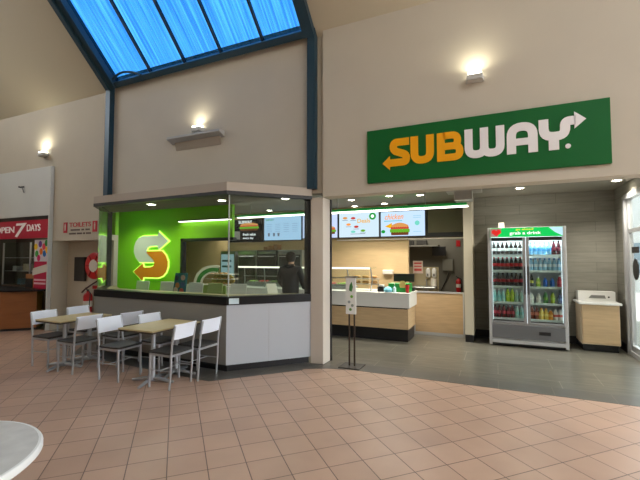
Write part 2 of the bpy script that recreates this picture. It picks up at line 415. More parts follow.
# downlights
dl0 = None
DL = [(-5.45,-.46,'in the bay soffit, above the green wall emblem'),(-4.03,-.32,'in the bay soffit near the corner of the glass'),(-2.98,-.08,'in the bay soffit at its right end'),
      (-6.64,3.3,'in the ceiling behind the left end of the light bar'),(-5.39,3.3,'in the kitchen ceiling above the join of the two bay-side menu screens'),
      (-2.81,2.47,'in the ceiling just right of the pillar'),(-3.07,3.45,'small and far, in front of the drinks menu screen by the pillar'),(-1.93,2.28,'in the ceiling above the chicken menu screen'),(-2.3,3.3,'far one between the two lit menu screens'),
      (-1.34,2.41,'in the ceiling left of the grey duct box'),(.42,2.38,'in the ceiling above the drinks fridge'),(1.80,2.26,'in the ceiling above the glass door')]
for x, y, d in DL:
    lab = 'added unseen downlight ' + d
    if dl0 is None:
        dl0 = thing('downlight', lab, 'light', (0,0,0), group='recessed ceiling downlights')
        MB().lathe([(.062,-.004),(.085,-.006),(.085,.0)], n=24, cap=False).build('trim_ring', M_white, dl0)
        MB().lathe([(.0001,-.003),(.062,-.003),(.062,.0)], n=24).build('lens', M_lamp, dl0)
        dl0.location = (x,y,CZ if y > 0 else 2.534); dl0['label'] = lab
    else: dup(dl0, (x,y,CZ if y > 0 else 2.534), label=lab)
    L = bpy.data.lights.new('downlight_beam', 'SPOT'); L.energy = 30 if y < 0 else 100; L.color = (1,.92,.80); L.spot_size = 2.3; L.spot_blend = .7; L.shadow_soft_size = .06
    lo = bpy.data.objects.new('downlight_beam', L); lo.location = (x,y,(CZ if y > 0 else 2.534)-.03); col.objects.link(lo)

for x, y, d in ((-8.4,1.1,'in the dining ceiling left of the emblem'),(-6.9,1.1,'in the dining ceiling right of the emblem')):  # out-of-view downlights added to brighten the green wall
    dup(dl0, (x,y,CZ), label='added unseen downlight '+d)
    L = bpy.data.lights.new('downlight_beam', 'SPOT'); L.energy = 70; L.color = (1,.95,.85); L.spot_size = 2.5; L.spot_blend = .7; L.shadow_soft_size = .06  # fill for the green wall, goes with the added downlight
    lo = bpy.data.objects.new('downlight_beam', L); lo.location = (x,y,CZ-.03); col.objects.link(lo)

# ------------------------------------------------------------------ menu screens
def screen(label, x0, x1, z0, z1, base, y=3.60, frame=M_black, em=1.0):
    t = thing('menu_screen', label, 'menu screen', ((x0+x1)/2,y,z0))
    MB().box(x0,x1,y-.05,y+.02,z0,z1).build('bezel', frame, t)
    return MB().box(x0+.018,x1-.018,y-.054,y-.05,z0+.018,z1-.018).build('display', glow('display_%d_%d_%d'%base, base, em), t)
E_white = glow('print_white',(245,248,250),1.2); E_grey = glow('print_grey',(120,130,150),.8); E_org = glow('print_orange',(235,150,70),1.1)
E_yel = glow('print_yellow',(232,170,10),1.0); E_grn = glow('print_green',(30,160,60),.9); E_brn = glow('print_brown',(120,70,40),.8)
E_bread = glow('print_bread',(214,150,84),1.0); E_lgrn = glow('print_light_green',(110,180,50),.9); E_red = glow('print_red',(205,70,60),.9); E_dk = glow('print_dark',(40,30,26),.6)
def plate(t, name, poly, m, y=3.544): return MB().xz(poly, y-.003, y).build(name, m, t)
def rect(x0,x1,z0,z1): return [(x0,z0),(x1,z0),(x1,z1),(x0,z1)]
def sandwich(t, x0, x1, z0, z1, y=3.544):
    h = z1-z0; w = x1-x0
    plate(t,'picture_bread',[(x0,z0+h*.62)]+[(x0+w*(.04+.92*i/8), z0+h*(.80+.2*math.sin(PI*i/8))) for i in range(9)]+[(x1,z0+h*.62)],E_bread,y)
    pts = []
    for i in range(17): pts.append((x0+w*i/16, z0+h*(.62+.05*(i%2))))
    for i in range(16,-1,-1): pts.append((x0+w*i/16, z0+h*(.48-.05*(i%2))))
    plate(t,'picture_filling',pts,E_red,y-.001)
    pts = []
    for i in range(17): pts.append((x0-.02+(w+.04)*i/16, z0+h*(.46+.06*(i%2))))
    for i in range(16,-1,-1): pts.append((x0-.02+(w+.04)*i/16, z0+h*(.26-.06*(i%2))))
    plate(t,'picture_lettuce',pts,E_lgrn,y-.002)
    plate(t,'picture_bread',[(x0,z0+h*.26),(x0+w*.03,z0),(x1-w*.03,z0),(x1,z0+h*.26)],E_brn,y)
# chicken menu
t = screen('pale blue menu screen with orange chicken heading and large sandwich, beside the blank panel', -2.475,-1.42,2.09,2.70,(196,222,250))
text('heading','chicken',-2.36,-1.92,2.50,2.63,3.542,E_org,t,.003,.3)
plate(t,'heading_line',rect(-2.38,-1.95,2.455,2.475),glow('print_aqua',(110,200,215),.9))
sandwich(t,-2.22,-1.80,2.13,2.42)
plate(t,'picture_chips',[(-2.36,2.34),(-2.19,2.42),(-2.19,2.28)],E_yel)
plate(t,'picture_leaf',disc(-2.40,2.22,.05,12,.04),E_grn)
plate(t,'badge',disc(-1.61,2.40,.055,16),glow('print_aqua2',(120,215,195),.95))
for z in (2.56,2.52,2.2): plate(t,'menu_line',rect(-1.70,-1.52,z,z+.012),glow('print_aqua3',(150,205,225),.95))
# deals / drinks
t = screen('white-blue menu screen with small pictures, yellow heading and round green badge', -3.535,-2.49,2.09,2.72,(204,226,238))
text('heading','Deals',-3.04,-2.72,2.45,2.55,3.542,E_yel,t)
plate(t,'badge',disc(-2.66,2.60,.085,20),E_grn); plate(t,'badge_centre',disc(-2.66,2.60,.04,16),E_white,3.54)
for x,z,m in ((-3.36,2.58,E_bread),(-3.15,2.57,E_red),(-3.27,2.42,E_org),(-3.07,2.36,E_red),(-2.9,2.26,E_lgrn),(-3.15,2.24,glow('print_aqua2',(120,215,195),.95))):
    plate(t,'picture',disc(x,z,.06,12,.03),m); plate(t,'menu_line',rect(x-.07,x+.07,z-.06,z-.05),E_grey)
for z in (2.18,): plate(t,'menu_line',rect(-3.2,-2.85,z,z+.01),E_grey)
# partial
t = screen('pale menu screen with a sandwich picture, cut off by the pillar', -4.55,-3.55,2.09,2.74,(196,212,250))
sandwich(t,-4.2,-3.62,2.2,2.42); text('heading','subs',-4.4,-4.0,2.5,2.62,3.542,E_org,t)
t = screen('dark menu screen with sandwich picture and white lettering, left one in the bay', -6.90,-5.74,2.04,2.68,(26,26,26), em=.6)
sandwich(t,-6.5,-5.9,2.36,2.58); text('heading','SUBWAY',-6.55,-6.1,2.56,2.64,3.541,E_white,t)
plate(t,'picture_tray',[(-6.82,2.12),(-6.5,2.12),(-6.5,2.34),(-6.8,2.36)],glow('print_stone',(140,138,128),.7))
text('menu_line','fresh value',-6.40,-5.98,2.22,2.29,3.542,E_white,t); text('menu_line','every day',-6.40,-6.05,2.11,2.18,3.542,E_white,t)
t = screen('pale blue price list screen with a small green heading, right screen in the bay', -5.72,-4.56,2.06,2.72,(170,205,240))
text('heading','SUBWAY',-5.66,-5.40,2.60,2.65,3.542,E_grn,t)
for i in range(4):
    for k in range(5): plate(t,'menu_line',rect(-5.62+i*.26,-5.46+i*.26,2.50-k*.05,2.508-k*.05),glow('print_bluegrey',(130,160,200),.9))
for x in (-5.58,-5.42,-5.28): plate(t,'picture_cup',[(x,2.18),(x+.05,2.18),(x+.06,2.27),(x-.01,2.27)],E_grey)
t = thing('blank_menu_panel', 'dark olive unlit panel right of the chicken menu screen', 'panel', (-1,3.6,2.1))
MB().box(-1.40,-.57,3.56,3.62,2.08,2.70).build('frame', M_black, t)
MB().box(-1.37,-.60,3.545,3.56,2.17,2.68).build('panel', mat('olive_blank',(92,88,62),.5), t)

# ------------------------------------------------------------------ serving counter
t = thing('serving_counter', 'long serving counter with white band over oak panels and black kickboard', 'counter', (-3.5,2.4,0))
MB().box(-6.9,-1.55,2.12,2.75,.0,.24).build('kickboard', M_kick, t)
MB().box(-6.9,-1.53,2.06,2.78,.24,.62).build('oak_panel', M_wood, t)
MB().box(-6.9,-1.55,2.075,2.76,.62,.645).build('shadow_gap', M_black, t)
MB().box(-6.9,-1.50,2.04,2.80,.645,.905).build('white_front', M_white, t, .006)
MB().box(-6.9,-1.49,2.03,2.81,.905,.93).build('benchtop', M_white, t, .004)
# glass food guard with shelves
t = thing('food_display_guard', 'long glass food guard on steel posts along the serving counter', 'display case', (-4,2.2,.93))
for x in (-5.45,-4.9,-4.2,-3.5,-2.85,-2.34):
    MB().tube([(x,2.32,.93),(x+.06,2.24,1.15),(x,2.30,1.40)], .012).build('post', M_steel, t)
MB().box(-5.5,-2.30,2.14,2.62,1.385,1.40).build('top_shelf', glass('shelf_glass',(235,245,240),1.5), t)
MB().box(-5.5,-2.30,2.12,2.145,1.375,1.41).build('front_rail', M_led and glow('guard_light',(255,250,230),1.6), t)
MB().box(-5.5,-2.78,2.34,2.36,1.17,1.19).build('mid_rail', M_steel, t)
MB().add([(-5.5,2.10,.96),(-2.32,2.10,.96),(-2.32,2.16,1.38),(-5.5,2.16,1.38),(-5.5,2.108,.96),(-2.32,2.108,.96),(-2.32,2.168,1.38),(-5.5,2.168,1.38)],
         [(0,1,2,3),(7,6,5,4),(0,4,5,1),(1,5,6,2),(2,6,7,3),(3,7,4,0)]).build('front_glass', M_clear, t)
MB().box(-5.55,-2.76,2.4,2.75,.958,.99).build('well', M_steel, t)
foods = [((120,160,50),'shredded lettuce'),((190,50,40),'tomato slices'),((90,120,50),'green capsicum'),((226,190,90),'grated cheese'),((90,60,80),'red onion rings'),((60,60,40),'black olives'),((200,120,60),'cooked chicken'),((180,90,80),'sliced ham')]
for i in range(9):
    c, nm = foods[i%8]; x = -5.36+i*.29
    lab = 'steel tray of %s in the food well, %s'%(nm, 'bay side' if i < 7 else 'pillar side')
    t = thing('food_tray', lab, 'food tray', (x,2.57,.99), group='food trays under the glass guard')
    MB().box(x-.12,x+.12,2.43,2.71,.991,1.03).build('tray', M_steel, t)
    mb = MB()
    for k in range(26):
        a, b = x+random.uniform(-.09,.09), 2.57+random.uniform(-.11,.11); r = random.uniform(.015,.03)
        mb.lathe([(.001,-r*.6),(r,0),(.001,r*.7)], (a,b,1.04+random.uniform(0,.015)), 6)
    o = mb.build('filling', mat('food_'+nm.replace(' ','_'), c, .6), t); o['kind'] = 'stuff'
# bread rack at right end of guard (seen right of the pillar)
t = thing('bread_shelf', 'two-tier wire shelf of bread rolls beside the till', 'shelf', (-2.45,2.45,.93))
for z in (1.06,1.17): MB().box(-2.73,-2.19,2.36,2.54,z-.008,z).build('shelf', M_steel, t)
for x in (-2.72,-2.20): MB().tube([(x,2.38,.93),(x,2.38,1.17)],.007).build('leg', M_steel, t)
for i in range(6):
    x, z = -2.66+(i%3)*.18, 1.06 if i < 3 else 1.17
    o = MB().tube([(x-.07,2.42,z+.035),(x-.04,2.42,z+.04),(x+.04,2.42,z+.04),(x+.07,2.42,z+.035)],.03,rr=[.012,.032,.032,.012]).build('bread_roll', mat('bread',(190,140,80),.7,noise=.1))
    tag(o, 'golden bread roll on the %s wire shelf by the till'%('lower' if i<3 else 'upper'), 'bread roll', 'bread rolls on the %s wire shelf'%('lower' if i<3 else 'upper'))
# arched snack display
t = thing('arched_snack_display', 'arched cookie and salad display with green band, at the left end of the counter', 'display case', (-6.3,2.3,.95))
arc = lambda r, a0, a1, n=16: [(-6.25+r*1.05*math.cos(a0+(a1-a0)*i/n), .96+r*.78*math.sin(a0+(a1-a0)*i/n)) for i in range(n+1)]
MB().xz(arc(.60,PI,PI*.42)+arc(.52,PI*.42,PI), 2.16,2.20).build('white_arch', M_offw, t)
MB().xz(arc(.52,PI,PI*.42)+arc(.40,PI*.42,PI), 2.16,2.20).build('green_arch', mat('leaf_green_print',(50,120,50),.5,noise=.3,nscale=20), t)
MB().xz(arc(.40,PI,PI*.42)+arc(.36,PI*.42,PI), 2.16,2.20).build('inner_arch', M_offw, t)
MB().box(-6.6,-5.7,2.18,2.55,.93,.96).build('base', M_offw, t)
MB().xz(arc(.36,PI,PI*.1)+[(-5.95,.962)],2.52,2.54).build('salad_print', mat('salad_print',(176,160,90),.6,noise=.55,nscale=18), t)
for z in (1.08,1.2): MB().box(-6.56,-5.75,2.22,2.5,z,z+.01).build('shelf', M_offw, t)
for i in range(14):
    z = (.97,1.09,1.21)[i%3]; x = -6.5+.05*(i//3)*2.9+.03*(i%3)
    o = MB().lathe([(.001,0),(.045,.0),(.05,.012),(.035,.028),(.001,.034)], (x,2.30,z), 12).build('cookie', mat('cookie',(186,134,70),.8,noise=.25,nscale=40))
    tag(o, 'golden brown cookie on the %s shelf of the arched display'%('bottom','middle','top')[i%3], 'cookie', 'cookies on the %s shelf of the arched display'%('bottom','middle','top')[i%3])
t = thing('low_partition', 'low partition with a white panel and a green panel below the arched display', 'partition', (-6.2,1.85,0))
MB().box(-7.0,-6.32,1.80,1.84,0,.97).build('panel', M_offw, t); MB().box(-6.30,-5.62,1.80,1.84,0,.97).build('panel', mat('olive_green_panel',(128,148,72),.5), t)
MB().box(-6.33,-6.29,1.79,1.85,0,1.0).build('post', M_alu, t)

# gate panel
t = thing('oak_counter_gate', 'oak half-height gate between the till counter and the white column', 'gate', (-1.1,3.05,0))
MB().box(-1.57,-.62,3.0,3.04,.06,.87).build('panel', M_wood, t)
MB().box(-1.59,-.60,2.99,3.05,.87,.90).build('cap', M_alu, t); MB().box(-1.6,-1.57,2.99,3.05,0,.87).build('edge', M_alu, t); MB().box(-.62,-.6,2.99,3.05,0,.87).build('edge', M_alu, t)
MB().box(-1.57,-.62,3.0,3.04,.0,.06).build('bottom_rail', M_alu, t)

# things on the till counter
t = thing('green_counter_display', 'bright green counter display bin with a round yellow emblem beside the till', 'bin', (-1.7,2.3,.93))
MB().box(-1.95,-1.53,2.22,2.50,.93,1.10).build('bin', mat('bright_green_plastic',(14,140,50),.4), t, .01)
MB().xz([(-1.71,1.02),(-1.62,1.02),(-1.60,1.08),(-1.63,1.15),(-1.70,1.15),(-1.73,1.08)],2.205,2.219).build('emblem', mat('emblem_yellow',(206,190,110),.5), t)
t = thing('till', 'black till with tilted screen on the serving counter', 'till', (-1.75,2.6,.93))
MB().box(-1.9,-1.52,2.56,2.76,.93,1.0).build('base', M_black, t); MB().bar((-1.72,2.66,1.0),(-1.72,2.62,1.16),.05,.04).build('neck', M_black, t)
MB().box(-1.92,-1.50,2.54,2.57,1.12,1.28).build('screen', M_black, t, .005)
t = thing('pump_bottle', 'clear pump bottle of hand sanitiser beside the green bin', 'bottle', (-1.80,2.12,.93))
MB().lathe([(.032,.0),(.034,.01),(.034,.09),(.012,.115),(.012,.13)],(-1.80,2.12,.93),16).build('body', mat('pale_blue_gel',(190,222,226),.2), t)
MB().tube([(-1.80,2.12,1.08),(-1.80,2.12,1.12),(-1.83,2.11,1.115)],.006).build('pump', M_white, t)
o = MB().lathe([(.001,0),(.075,.01),(.085,.05),(.06,.09),(.02,.11),(.001,.112)],(-1.93,2.13,.93),14).build('wipes_pack', mat('sky_blue_plastic',(120,190,210),.5))
tag(o, 'rounded sky blue pack of wipes left of the pump bottle', 'wipes')
t = thing('red_cup', 'small red paper cup at the right end of the till counter', 'cup', (-1.52,2.45,.93))
MB().lathe([(.028,.0),(.04,.15),(.036,.15),(.026,.01)],(-1.56,2.16,.93),16).build('cup', M_red, t)
t = thing('napkin_holder', 'dark napkin and cutlery holder left of the green bin', 'holder', (-2.1,2.25,.93))
MB().box(-2.16,-2.03,2.18,2.35,.93,1.03).build('holder', M_black, t, .006); MB().box(-2.14,-2.05,2.2,2.33,1.03,1.06).build('napkins', M_white, t)
t = thing('wall_dispenser', 'small white box dispenser on the tan wall left of the kitchen opening', 'dispenser', (-2.3,3.6,1.2))
MB().box(-2.43,-2.19,3.56,3.66,1.22,1.32).build('box', M_offw, t, .01)

# kitchen back wall equipment (seen in the bay)
def oven(label, x0, x1, z0, z1, body, door, y0=3.05):
    t = thing('kitchen_oven' , label, 'oven', ((x0+x1)/2,y0,0))
    MB().box(x0,x1,y0,y0+.55,z0,z1).build('body', body, t, .008)
    MB().box(x0+.04,x1-.04,y0-.02,y0,z0+.08,z1-.12).build('door', door, t)
    MB().tube([(x0+.07,y0-.05,z1-.16),(x1-.07,y0-.05,z1-.16)],.012).build('handle', M_steel, t)
    MB().box(x0+.04,x1-.04,y0-.01,y0,z1-.10,z1-.03).build('control_panel', M_steel, t)
    return t
M_dk = mat('dark_appliance',(44,46,48),.3); M_ss = mat('brushed_steel',(150,152,150),.35,metal=.8)
t = thing('glass_door_fridge', 'upright fridge with pale blue lit door behind the counter', 'fridge', (-6.5,3.05,0))
MB().box(-6.78,-6.30,3.06,3.6,0,1.78).build('body', M_ss, t); MB().box(-6.74,-6.34,3.04,3.06,1.12,1.70).build('lit_panel', glow('pale_blue_panel',(150,180,184),.7), t)
for z in (1.35,1.5): MB().box(-6.70,-6.4,3.03,3.04,z,z+.05).build('picture', mat('panel_print',(70,110,120),.5), t)
MB().box(-6.74,-6.34,3.04,3.06,.3,1.06).build('lower_door', M_dk, t)
oven('tall dark bread oven with glass door, left one behind the counter',-6.2,-5.62,.85,1.80,M_ss,M_dk)
oven('tall dark bread oven with glass door, middle one behind the counter',-5.6,-5.0,.85,1.80,M_dk,mat('oven_glass',(60,62,60),.15))
oven('steel framed oven, right one behind the counter',-4.98,-4.3,.85,1.80,M_ss,M_dk)
t = thing('kitchen_bench', 'steel bench under the ovens behind the serving counter', 'bench', (-5,3.3,0))
MB().box(-6.24,-3.3,3.04,3.62,.80,.848).build('top', M_ss, t)
for x in (-6.2,-5.0,-3.4): MB().box(x,x+.04,3.1,3.14,0,.8).build('leg', M_ss, t)
t = thing('microwave', 'black microwave on the steel bench near the pillar', 'microwave', (-3.9,3.2,.85))
MB().box(-4.2,-3.7,3.1,3.5,.85,1.15).build('body', M_dk, t,.008); MB().box(-4.17,-3.85,3.085,3.1,.88,1.12).build('door', mat('oven_glass',(60,62,60),.15), t)
for i,x in enumerate((-5.5,-5.35,-5.2)):
    o = MB().box(x,x+.12,3.2,3.4,1.81,1.81+.08+.03*i).build('carton', mat('brown_card',(150,110,70),.8)); tag(o, 'brown carton on top of the ovens, %s'%('smallest','middle-sized','tallest')[i], 'carton', 'cartons on the ovens')

# back room beyond the opening
L = bpy.data.lights.new('kitchen_fill','AREA'); L.energy = 14; L.color = (1,.95,.85); L.size = .8  # fill light added to brighten the back room
lo = bpy.data.objects.new('kitchen_fill', L); lo.location = (-1.6,4.5,2.68); col.objects.link(lo)
o = thing('kitchen_added_glow', 'added square glow panel brightening the back kitchen beyond the counter opening', 'light', (-1.6,4.5,2.68))  # glowing panel added along with the fill light
MB().box(-2.0,-1.2,4.1,4.9,2.685,2.7).build('panel', glow('kitchen_fill_panel',(255,246,226),2), o)
struct('trim_13', MB().box(-3.6,-.56,3.60,3.62,2.03,2.055), M_offw)
t = thing('hand_wash_splashback', 'tan splashback panel carrying soap dispensers in the kitchen opening', 'panel', (-1.65,4.4,0))
MB().box(-2.1,-1.27,4.42,4.46,0,1.38).build('panel', mat('beige_panel',(170,158,126),.6), t)
t = thing('wall_notice', 'white notice with red printing in the kitchen opening', 'notice', (-1.76,4.40,1.21))
MB().box(-1.88,-1.64,4.40,4.415,1.22,1.53).build('sheet', mat('notice_paper',(230,210,200),.6), t)
for k,(z,h) in enumerate(((1.45,.04),(1.38,.03),(1.28,.06))): MB().box(-1.85,-1.67,4.397,4.40,z,z+h).build('red_line', mat('notice_red',(214,90,84),.6), t)
for i,(x,d) in enumerate(((-1.51,'left soap dispenser beside the notice'),(-1.365,'right soap dispenser beside the notice'))):
    t = thing('soap_dispenser', 'white rounded wall '+d, 'dispenser', (x,4.36,1.1), group='soap dispensers')
    MB().lathe([(.001,0),(.04,.01),(.055,.06),(.055,.18),(.04,.22),(.001,.24)],(x,4.36,1.12),14).build('body', M_white, t)
    MB().box(x-.02,x+.02,4.29,4.32,1.16,1.22).build('lever', mat('grey_plastic',(120,120,118),.5), t)
t = thing('hand_basin', 'small steel hand basin under the soap dispensers', 'basin', (-1.6,4.25,0))
MB().box(-1.85,-1.29,4.05,4.41,.86,.92).build('bowl', M_ss, t,.02); MB().tube([(-1.55,4.38,.92),(-1.55,4.38,1.08),(-1.55,4.25,1.06)],.012).build('tap', M_chrome, t)
MB().box(-1.6,-1.5,4.2,4.3,0,.86).build('pedestal', M_ss, t)
o = thing('paper_towel_roll', 'white paper towel roll right of the hand basin', 'paper towel', (-1.37,4.35,.95))
MB().lathe([(.02,0),(.07,0),(.07,.18),(.02,.18)],(-1.37,4.3,.925),18).build('roll', M_offw, o)
t = thing('kitchen_shelf', 'high shelf crossing the top of the kitchen opening with dark boxes under it', 'shelf', (-1.8,5.1,1.95))
MB().box(-2.6,-1.35,4.95,5.3,1.90,1.94).build('board', mat('grey_shelf',(130,128,118),.6), t); MB().tube([(-2.4,5.1,1.4),(-2.4,5.1,1.9)],.02).build('support', M_steel, t)
for x,z,w_,d in ((-2.3,1.945,.3,'left'),(-1.9,1.945,.25,'right')):
    o = MB().box(x,x+w_,5.0,5.25,z,z+.12).build('storage_box', mat('dark_box',(58,56,52),.7),bevel=.005); tag(o,'dark storage box on the high kitchen shelf, %s one'%d,'box','boxes on the kitchen shelf')
t = thing('wall_monitor', 'black monitor on a bracket on the far kitchen wall', 'monitor', (-1.35,5.2,1.7))
MB().box(-1.52,-1.18,5.14,5.19,1.66,1.90).build('screen', M_black, t,.005); MB().box(-1.38,-1.30,5.19,5.3,1.74,1.82).build('bracket', M_black, t)
t = thing('switchboard', 'grey electrical cabinet on the far kitchen wall', 'cabinet', (-1.14,5.28,1.26))
MB().box(-1.28,-1.01,5.24,5.3,1.26,1.58).build('box', mat('switchboard_grey',(124,122,112),.5), t,.005); MB().box(-1.26,-1.03,5.232,5.24,1.28,1.56).build('door', mat('switchboard_grey2',(134,132,120),.5), t)
def extinguisher(label, x, y, z, h):
    t = thing('fire_extinguisher', label, 'fire extinguisher', (x,y,z)); r = h*.15
    MB().lathe([(r*.9,0),(r,.01),(r,h*.68),(r*.8,h*.76),(r*.3,h*.82),(r*.3,h*.86)],(x,y,z),18).build('cylinder', M_red, t)
    MB().bar((x,y,z+h*.86),(x-r*.9,y,z+h*.98),.02,.02).box(x-.015,x+.015,y-.015,y+.015,z+h*.84,z+h*.92).build('valve', M_black, t)
    MB().tube([(x+.01,y,z+h*.88),(x+r*1.2,y-.02,z+h*.8),(x+r*1.1,y-.03,z+h*.4),(x+r*1.0,y-.03,z+h*.25)],.01).build('hose', M_black, t)
    MB().lathe([(r*1.01,h*.3),(r*1.015,h*.31),(r*1.015,h*.5),(r*1.01,h*.51)],(x,y,z),18).build('label', M_offw, t)
    return t
extinguisher('small red fire extinguisher on the far wall behind the oak gate',-.88,5.2,.72,.42)
o = MB().box(-.93,-.83,5.285,5.3,2.0-.1,2.06).build('wall_sign', M_red); tag(o, 'small red sign high on the far kitchen wall by the white column', 'sign')
o = MB().tube([(-1.12,5.28,1.22),(-1.2,5.28,1.0),(-1.32,5.28,.75)],.012).build('wall_cable', M_black); tag(o, 'black cable hanging from the grey electrical cabinet', 'cable')

# ------------------------------------------------------------------ shop sign
SG = thing('shop_sign', 'large green fascia sign with yellow and white arrowed lettering over the shop opening', 'sign', (-.2,0,2.67))
MB().box(-1.66,1.22,-.04,0,2.67,3.43).build('board', M_dgreen, SG, .004)
M_yel = mat('letter_yellow',(232,160,0),.4, emit=.04); M_let = mat('letter_white',(226,222,220),.4, emit=.04)  # faint glow added to letters that are not lit
Y0, Y1, W = -.052, -.04, .102
mb = MB().stroke(rounded([(-1.055,3.213),(-1.275,3.213),(-1.275,3.10),(-1.095,3.03),(-1.095,2.93),(-1.335,2.93)],.09),W,Y0,Y1)
mb.xz([(-1.325,3.03),(-1.325,2.83),(-1.43,2.93)],Y0,Y1)
mb.build('letter_S', M_yel, SG)
MB().stroke(rounded([(-.985,3.265),(-.985,2.93),(-.775,2.93),(-.775,3.265)],.11),W,Y0,Y1).build('letter_U', M_yel, SG)
mb = MB().box(-.685,-.585,Y0,Y1,2.88,3.264)
mb.stroke(rounded([(-.6,3.219),(-.425,3.219),(-.425,3.075),(-.6,3.075)],.08),.09,Y0,Y1).stroke(rounded([(-.6,3.075),(-.40,3.075),(-.40,2.926),(-.6,2.926)],.08),.092,Y0-.0006,Y1)
mb.build('letter_B', M_yel, SG)
mb = MB().stroke(rounded([(-.29,3.264),(-.29,2.93),(-.105,2.93),(-.105,3.264)],.10),.098,Y0,Y1).stroke(rounded([(-.105,3.25),(-.105,2.93),(.08,2.93),(.08,3.264)],.10),.098,Y0-.0006,Y1)
mb.build('letter_W', M_let, SG)
mb = MB().stroke(rounded([(.205,2.885),(.205,3.215),(.44,3.215),(.44,2.885)],.13),W,Y0,Y1).box(.25,.40,Y0-.0006,Y1,2.985,3.07)
mb.build('letter_A', M_let, SG)
mb = MB().stroke(rounded([(.555,3.264),(.555,3.05),(.775,3.05),(.775,3.215),(.88,3.215)],.10),W,Y0,Y1).box(.605,.71,Y0-.0006,Y1,2.885,3.05)
mb.xz([(.87,3.315),(.87,3.115),(.985,3.215)],Y0,Y1)
mb.build('letter_Y', M_let, SG)
MB().xz(disc(.80,2.915,.028,16),Y0,Y1).build('full_stop', M_let, SG)

# green wall logo (metres on the wall plane)
def L2(X, Y):   # crop px -> wall metres
    return (-8.69+(X-75)/255*1.21, 1.0+(425-Y)/380*1.27)
G = [(120,278),(92,242),(78,200),(78,160),(90,118),(112,90),(145,75),(255,75),(262,48),(330,118),(262,180),(254,152),(200,154),(180,164),(172,184),(178,206),(232,262),(228,277)]
Yl = [(406-x,470-y) for x,y in G]
LG = thing('wall_logo', 'backlit S emblem of a grey arrow and an orange arrow on the green wall', 'logo', (-8.1,1.93,1))
for nm, poly, m in (('grey_arrow',G,mat('logo_grey',(200,200,194),.5,emit=.12)),('orange_arrow',Yl,mat('logo_orange',(220,130,4),.5,emit=.08))):  # faint glow added to the arrow faces to lift their brightness
    P = [L2(*p) for p in poly]
    MB().xz(P,1.885,1.91).build(nm, m, LG)
    c = P+[P[0],P[1]]
    MB().stroke(c,.055,1.915,1.93).build('lit_edge', glow('logo_halo',(190,255,90),2.6), LG)

# uplights
M_fit = mat('light_fitting',(190,188,180),.5)
def uplight(label, x, y, z, w_=.2, e=30, shelf=None):
    t = thing('wall_uplight', label, 'light', (x,y,z), group=None)
    MB().prism([(x-w_/2,y),(x+w_/2,y),(x+w_*.42,y-.13),(x-w_*.42,y-.13)], z-.07, z).build('housing', M_fit, t, .006)
    MB().box(x-w_*.38,x+w_*.38,y-.11,y-.02,z,z+.035).build('lamp', glow('uplight_glow',(255,250,228),7), t)
    L = bpy.data.lights.new('uplight_beam','AREA'); L.energy = e; L.color = (1,.95,.76); L.size = .15
    lo = bpy.data.objects.new('uplight_beam', L); lo.location = (x,y-.14,z+.06); lo.rotation_euler = (PI+.15,0,0); col.objects.link(lo)
    return t
uplight('wall uplight above the large green sign, glowing warm white',-.20,0,3.95,.22,3)
uplight('wall uplight standing above the long grey channel, glowing warm white',-4.84,.05,3.94,.24,2.2)
uplight('wall uplight at the far left above the white shop front, glowing warm white',-9.40,.05,4.00,.24,5)
t = thing('wall_channel', 'long sloping grey channel fixed to the wall under an uplight', 'channel', (-4.9,.05,3.75))
MB().yz([(.05,3.83),(-.10,3.83),(-.11,3.785),(.05,3.72)],-5.50,-4.28).build('channel', mat('channel_grey',(168,166,160),.5), t, .006)
MB().yz([(.05,3.72),(-.0,3.74),(.04,3.60),(.05,3.60)],-5.40,-4.36).build('under_shadow', mat('channel_shadow',(158,146,130),.6), t)  # darker plate standing in for the shadow below the channel
MB().box(-4.90,-4.78,-.04,.05,3.83,3.875).build('mount', M_fit, t)

# ------------------------------------------------------------------ left: recess, toilets sign, other shop
t = thing('toilets_sign', 'red TOILETS lettering between two red pictogram plates on the cream wall', 'sign', (-8.08,.05,2.1))
M_rs = mat('sign_red',(190,28,48),.5)
text('lettering','TOILETS',-8.47,-7.76,2.27,2.37,.048,M_rs,t,.004)
for x0, x1 in ((-8.66,-8.54),(-7.70,-7.56)):
    MB().box(x0,x1,.040,.05,2.15,2.38).build('pictogram_plate', M_rs, t)
    MB().xz(disc((x0+x1)/2,2.34,.014,10),.036,.041).xz([((x0+x1)/2-.02,2.32),((x0+x1)/2+.02,2.32),((x0+x1)/2+.012,2.2),((x0+x1)/2-.012,2.2)],.036,.041).build('figure', M_offw, t)
M_sg = mat('sign_small_print',(96,80,76),.6)
for a, b, z in ((-8.42,-8.12,2.19),(-8.06,-7.98,2.19),(-7.93,-7.80,2.19),(-8.47,-8.25,2.11),(-8.21,-8.05,2.11),(-8.01,-7.95,2.11),(-7.91,-7.76,2.11)):
    MB().box(a,b,.044,.05,z,z+.035).build('small_print', M_sg, t)
t = thing('fire_hose_reel', 'round red fire hose reel on the recess wall next to the bay', 'hose reel', (-7.95,.3,1.1))
MB().lathe([(.27,0),(.29,.015),(.29,.10),(.27,.115),(.14,.115),(.14,0)],(-7.95,.37,1.43),28,'y',cap=False).build('drum', mat('hose_red',(196,26,30),.4), t)
MB().lathe([(.001,0),(.14,0),(.14,.125),(.05,.14),(.001,.14)],(-7.95,.38,1.43),20,'y').build('hub', M_offw, t)
for k in range(6):
    a = k*PI/3; MB().bar((-7.95+.13*math.cos(a),.25,1.43+.13*math.sin(a)),(-7.95+.25*math.cos(a),.25,1.43+.25*math.sin(a)),.012,.018,(0,1,0)).build('spoke', mat('spoke_red',(120,16,20),.4), t)
MB().tube([(-7.75,.33,1.22),(-7.82,.30,1.12),(-8.02,.28,1.02),(-8.22,.28,.92),(-8.36,.3,.84)],.018).build('hose', mat('dark_hose',(60,24,24),.5), t)
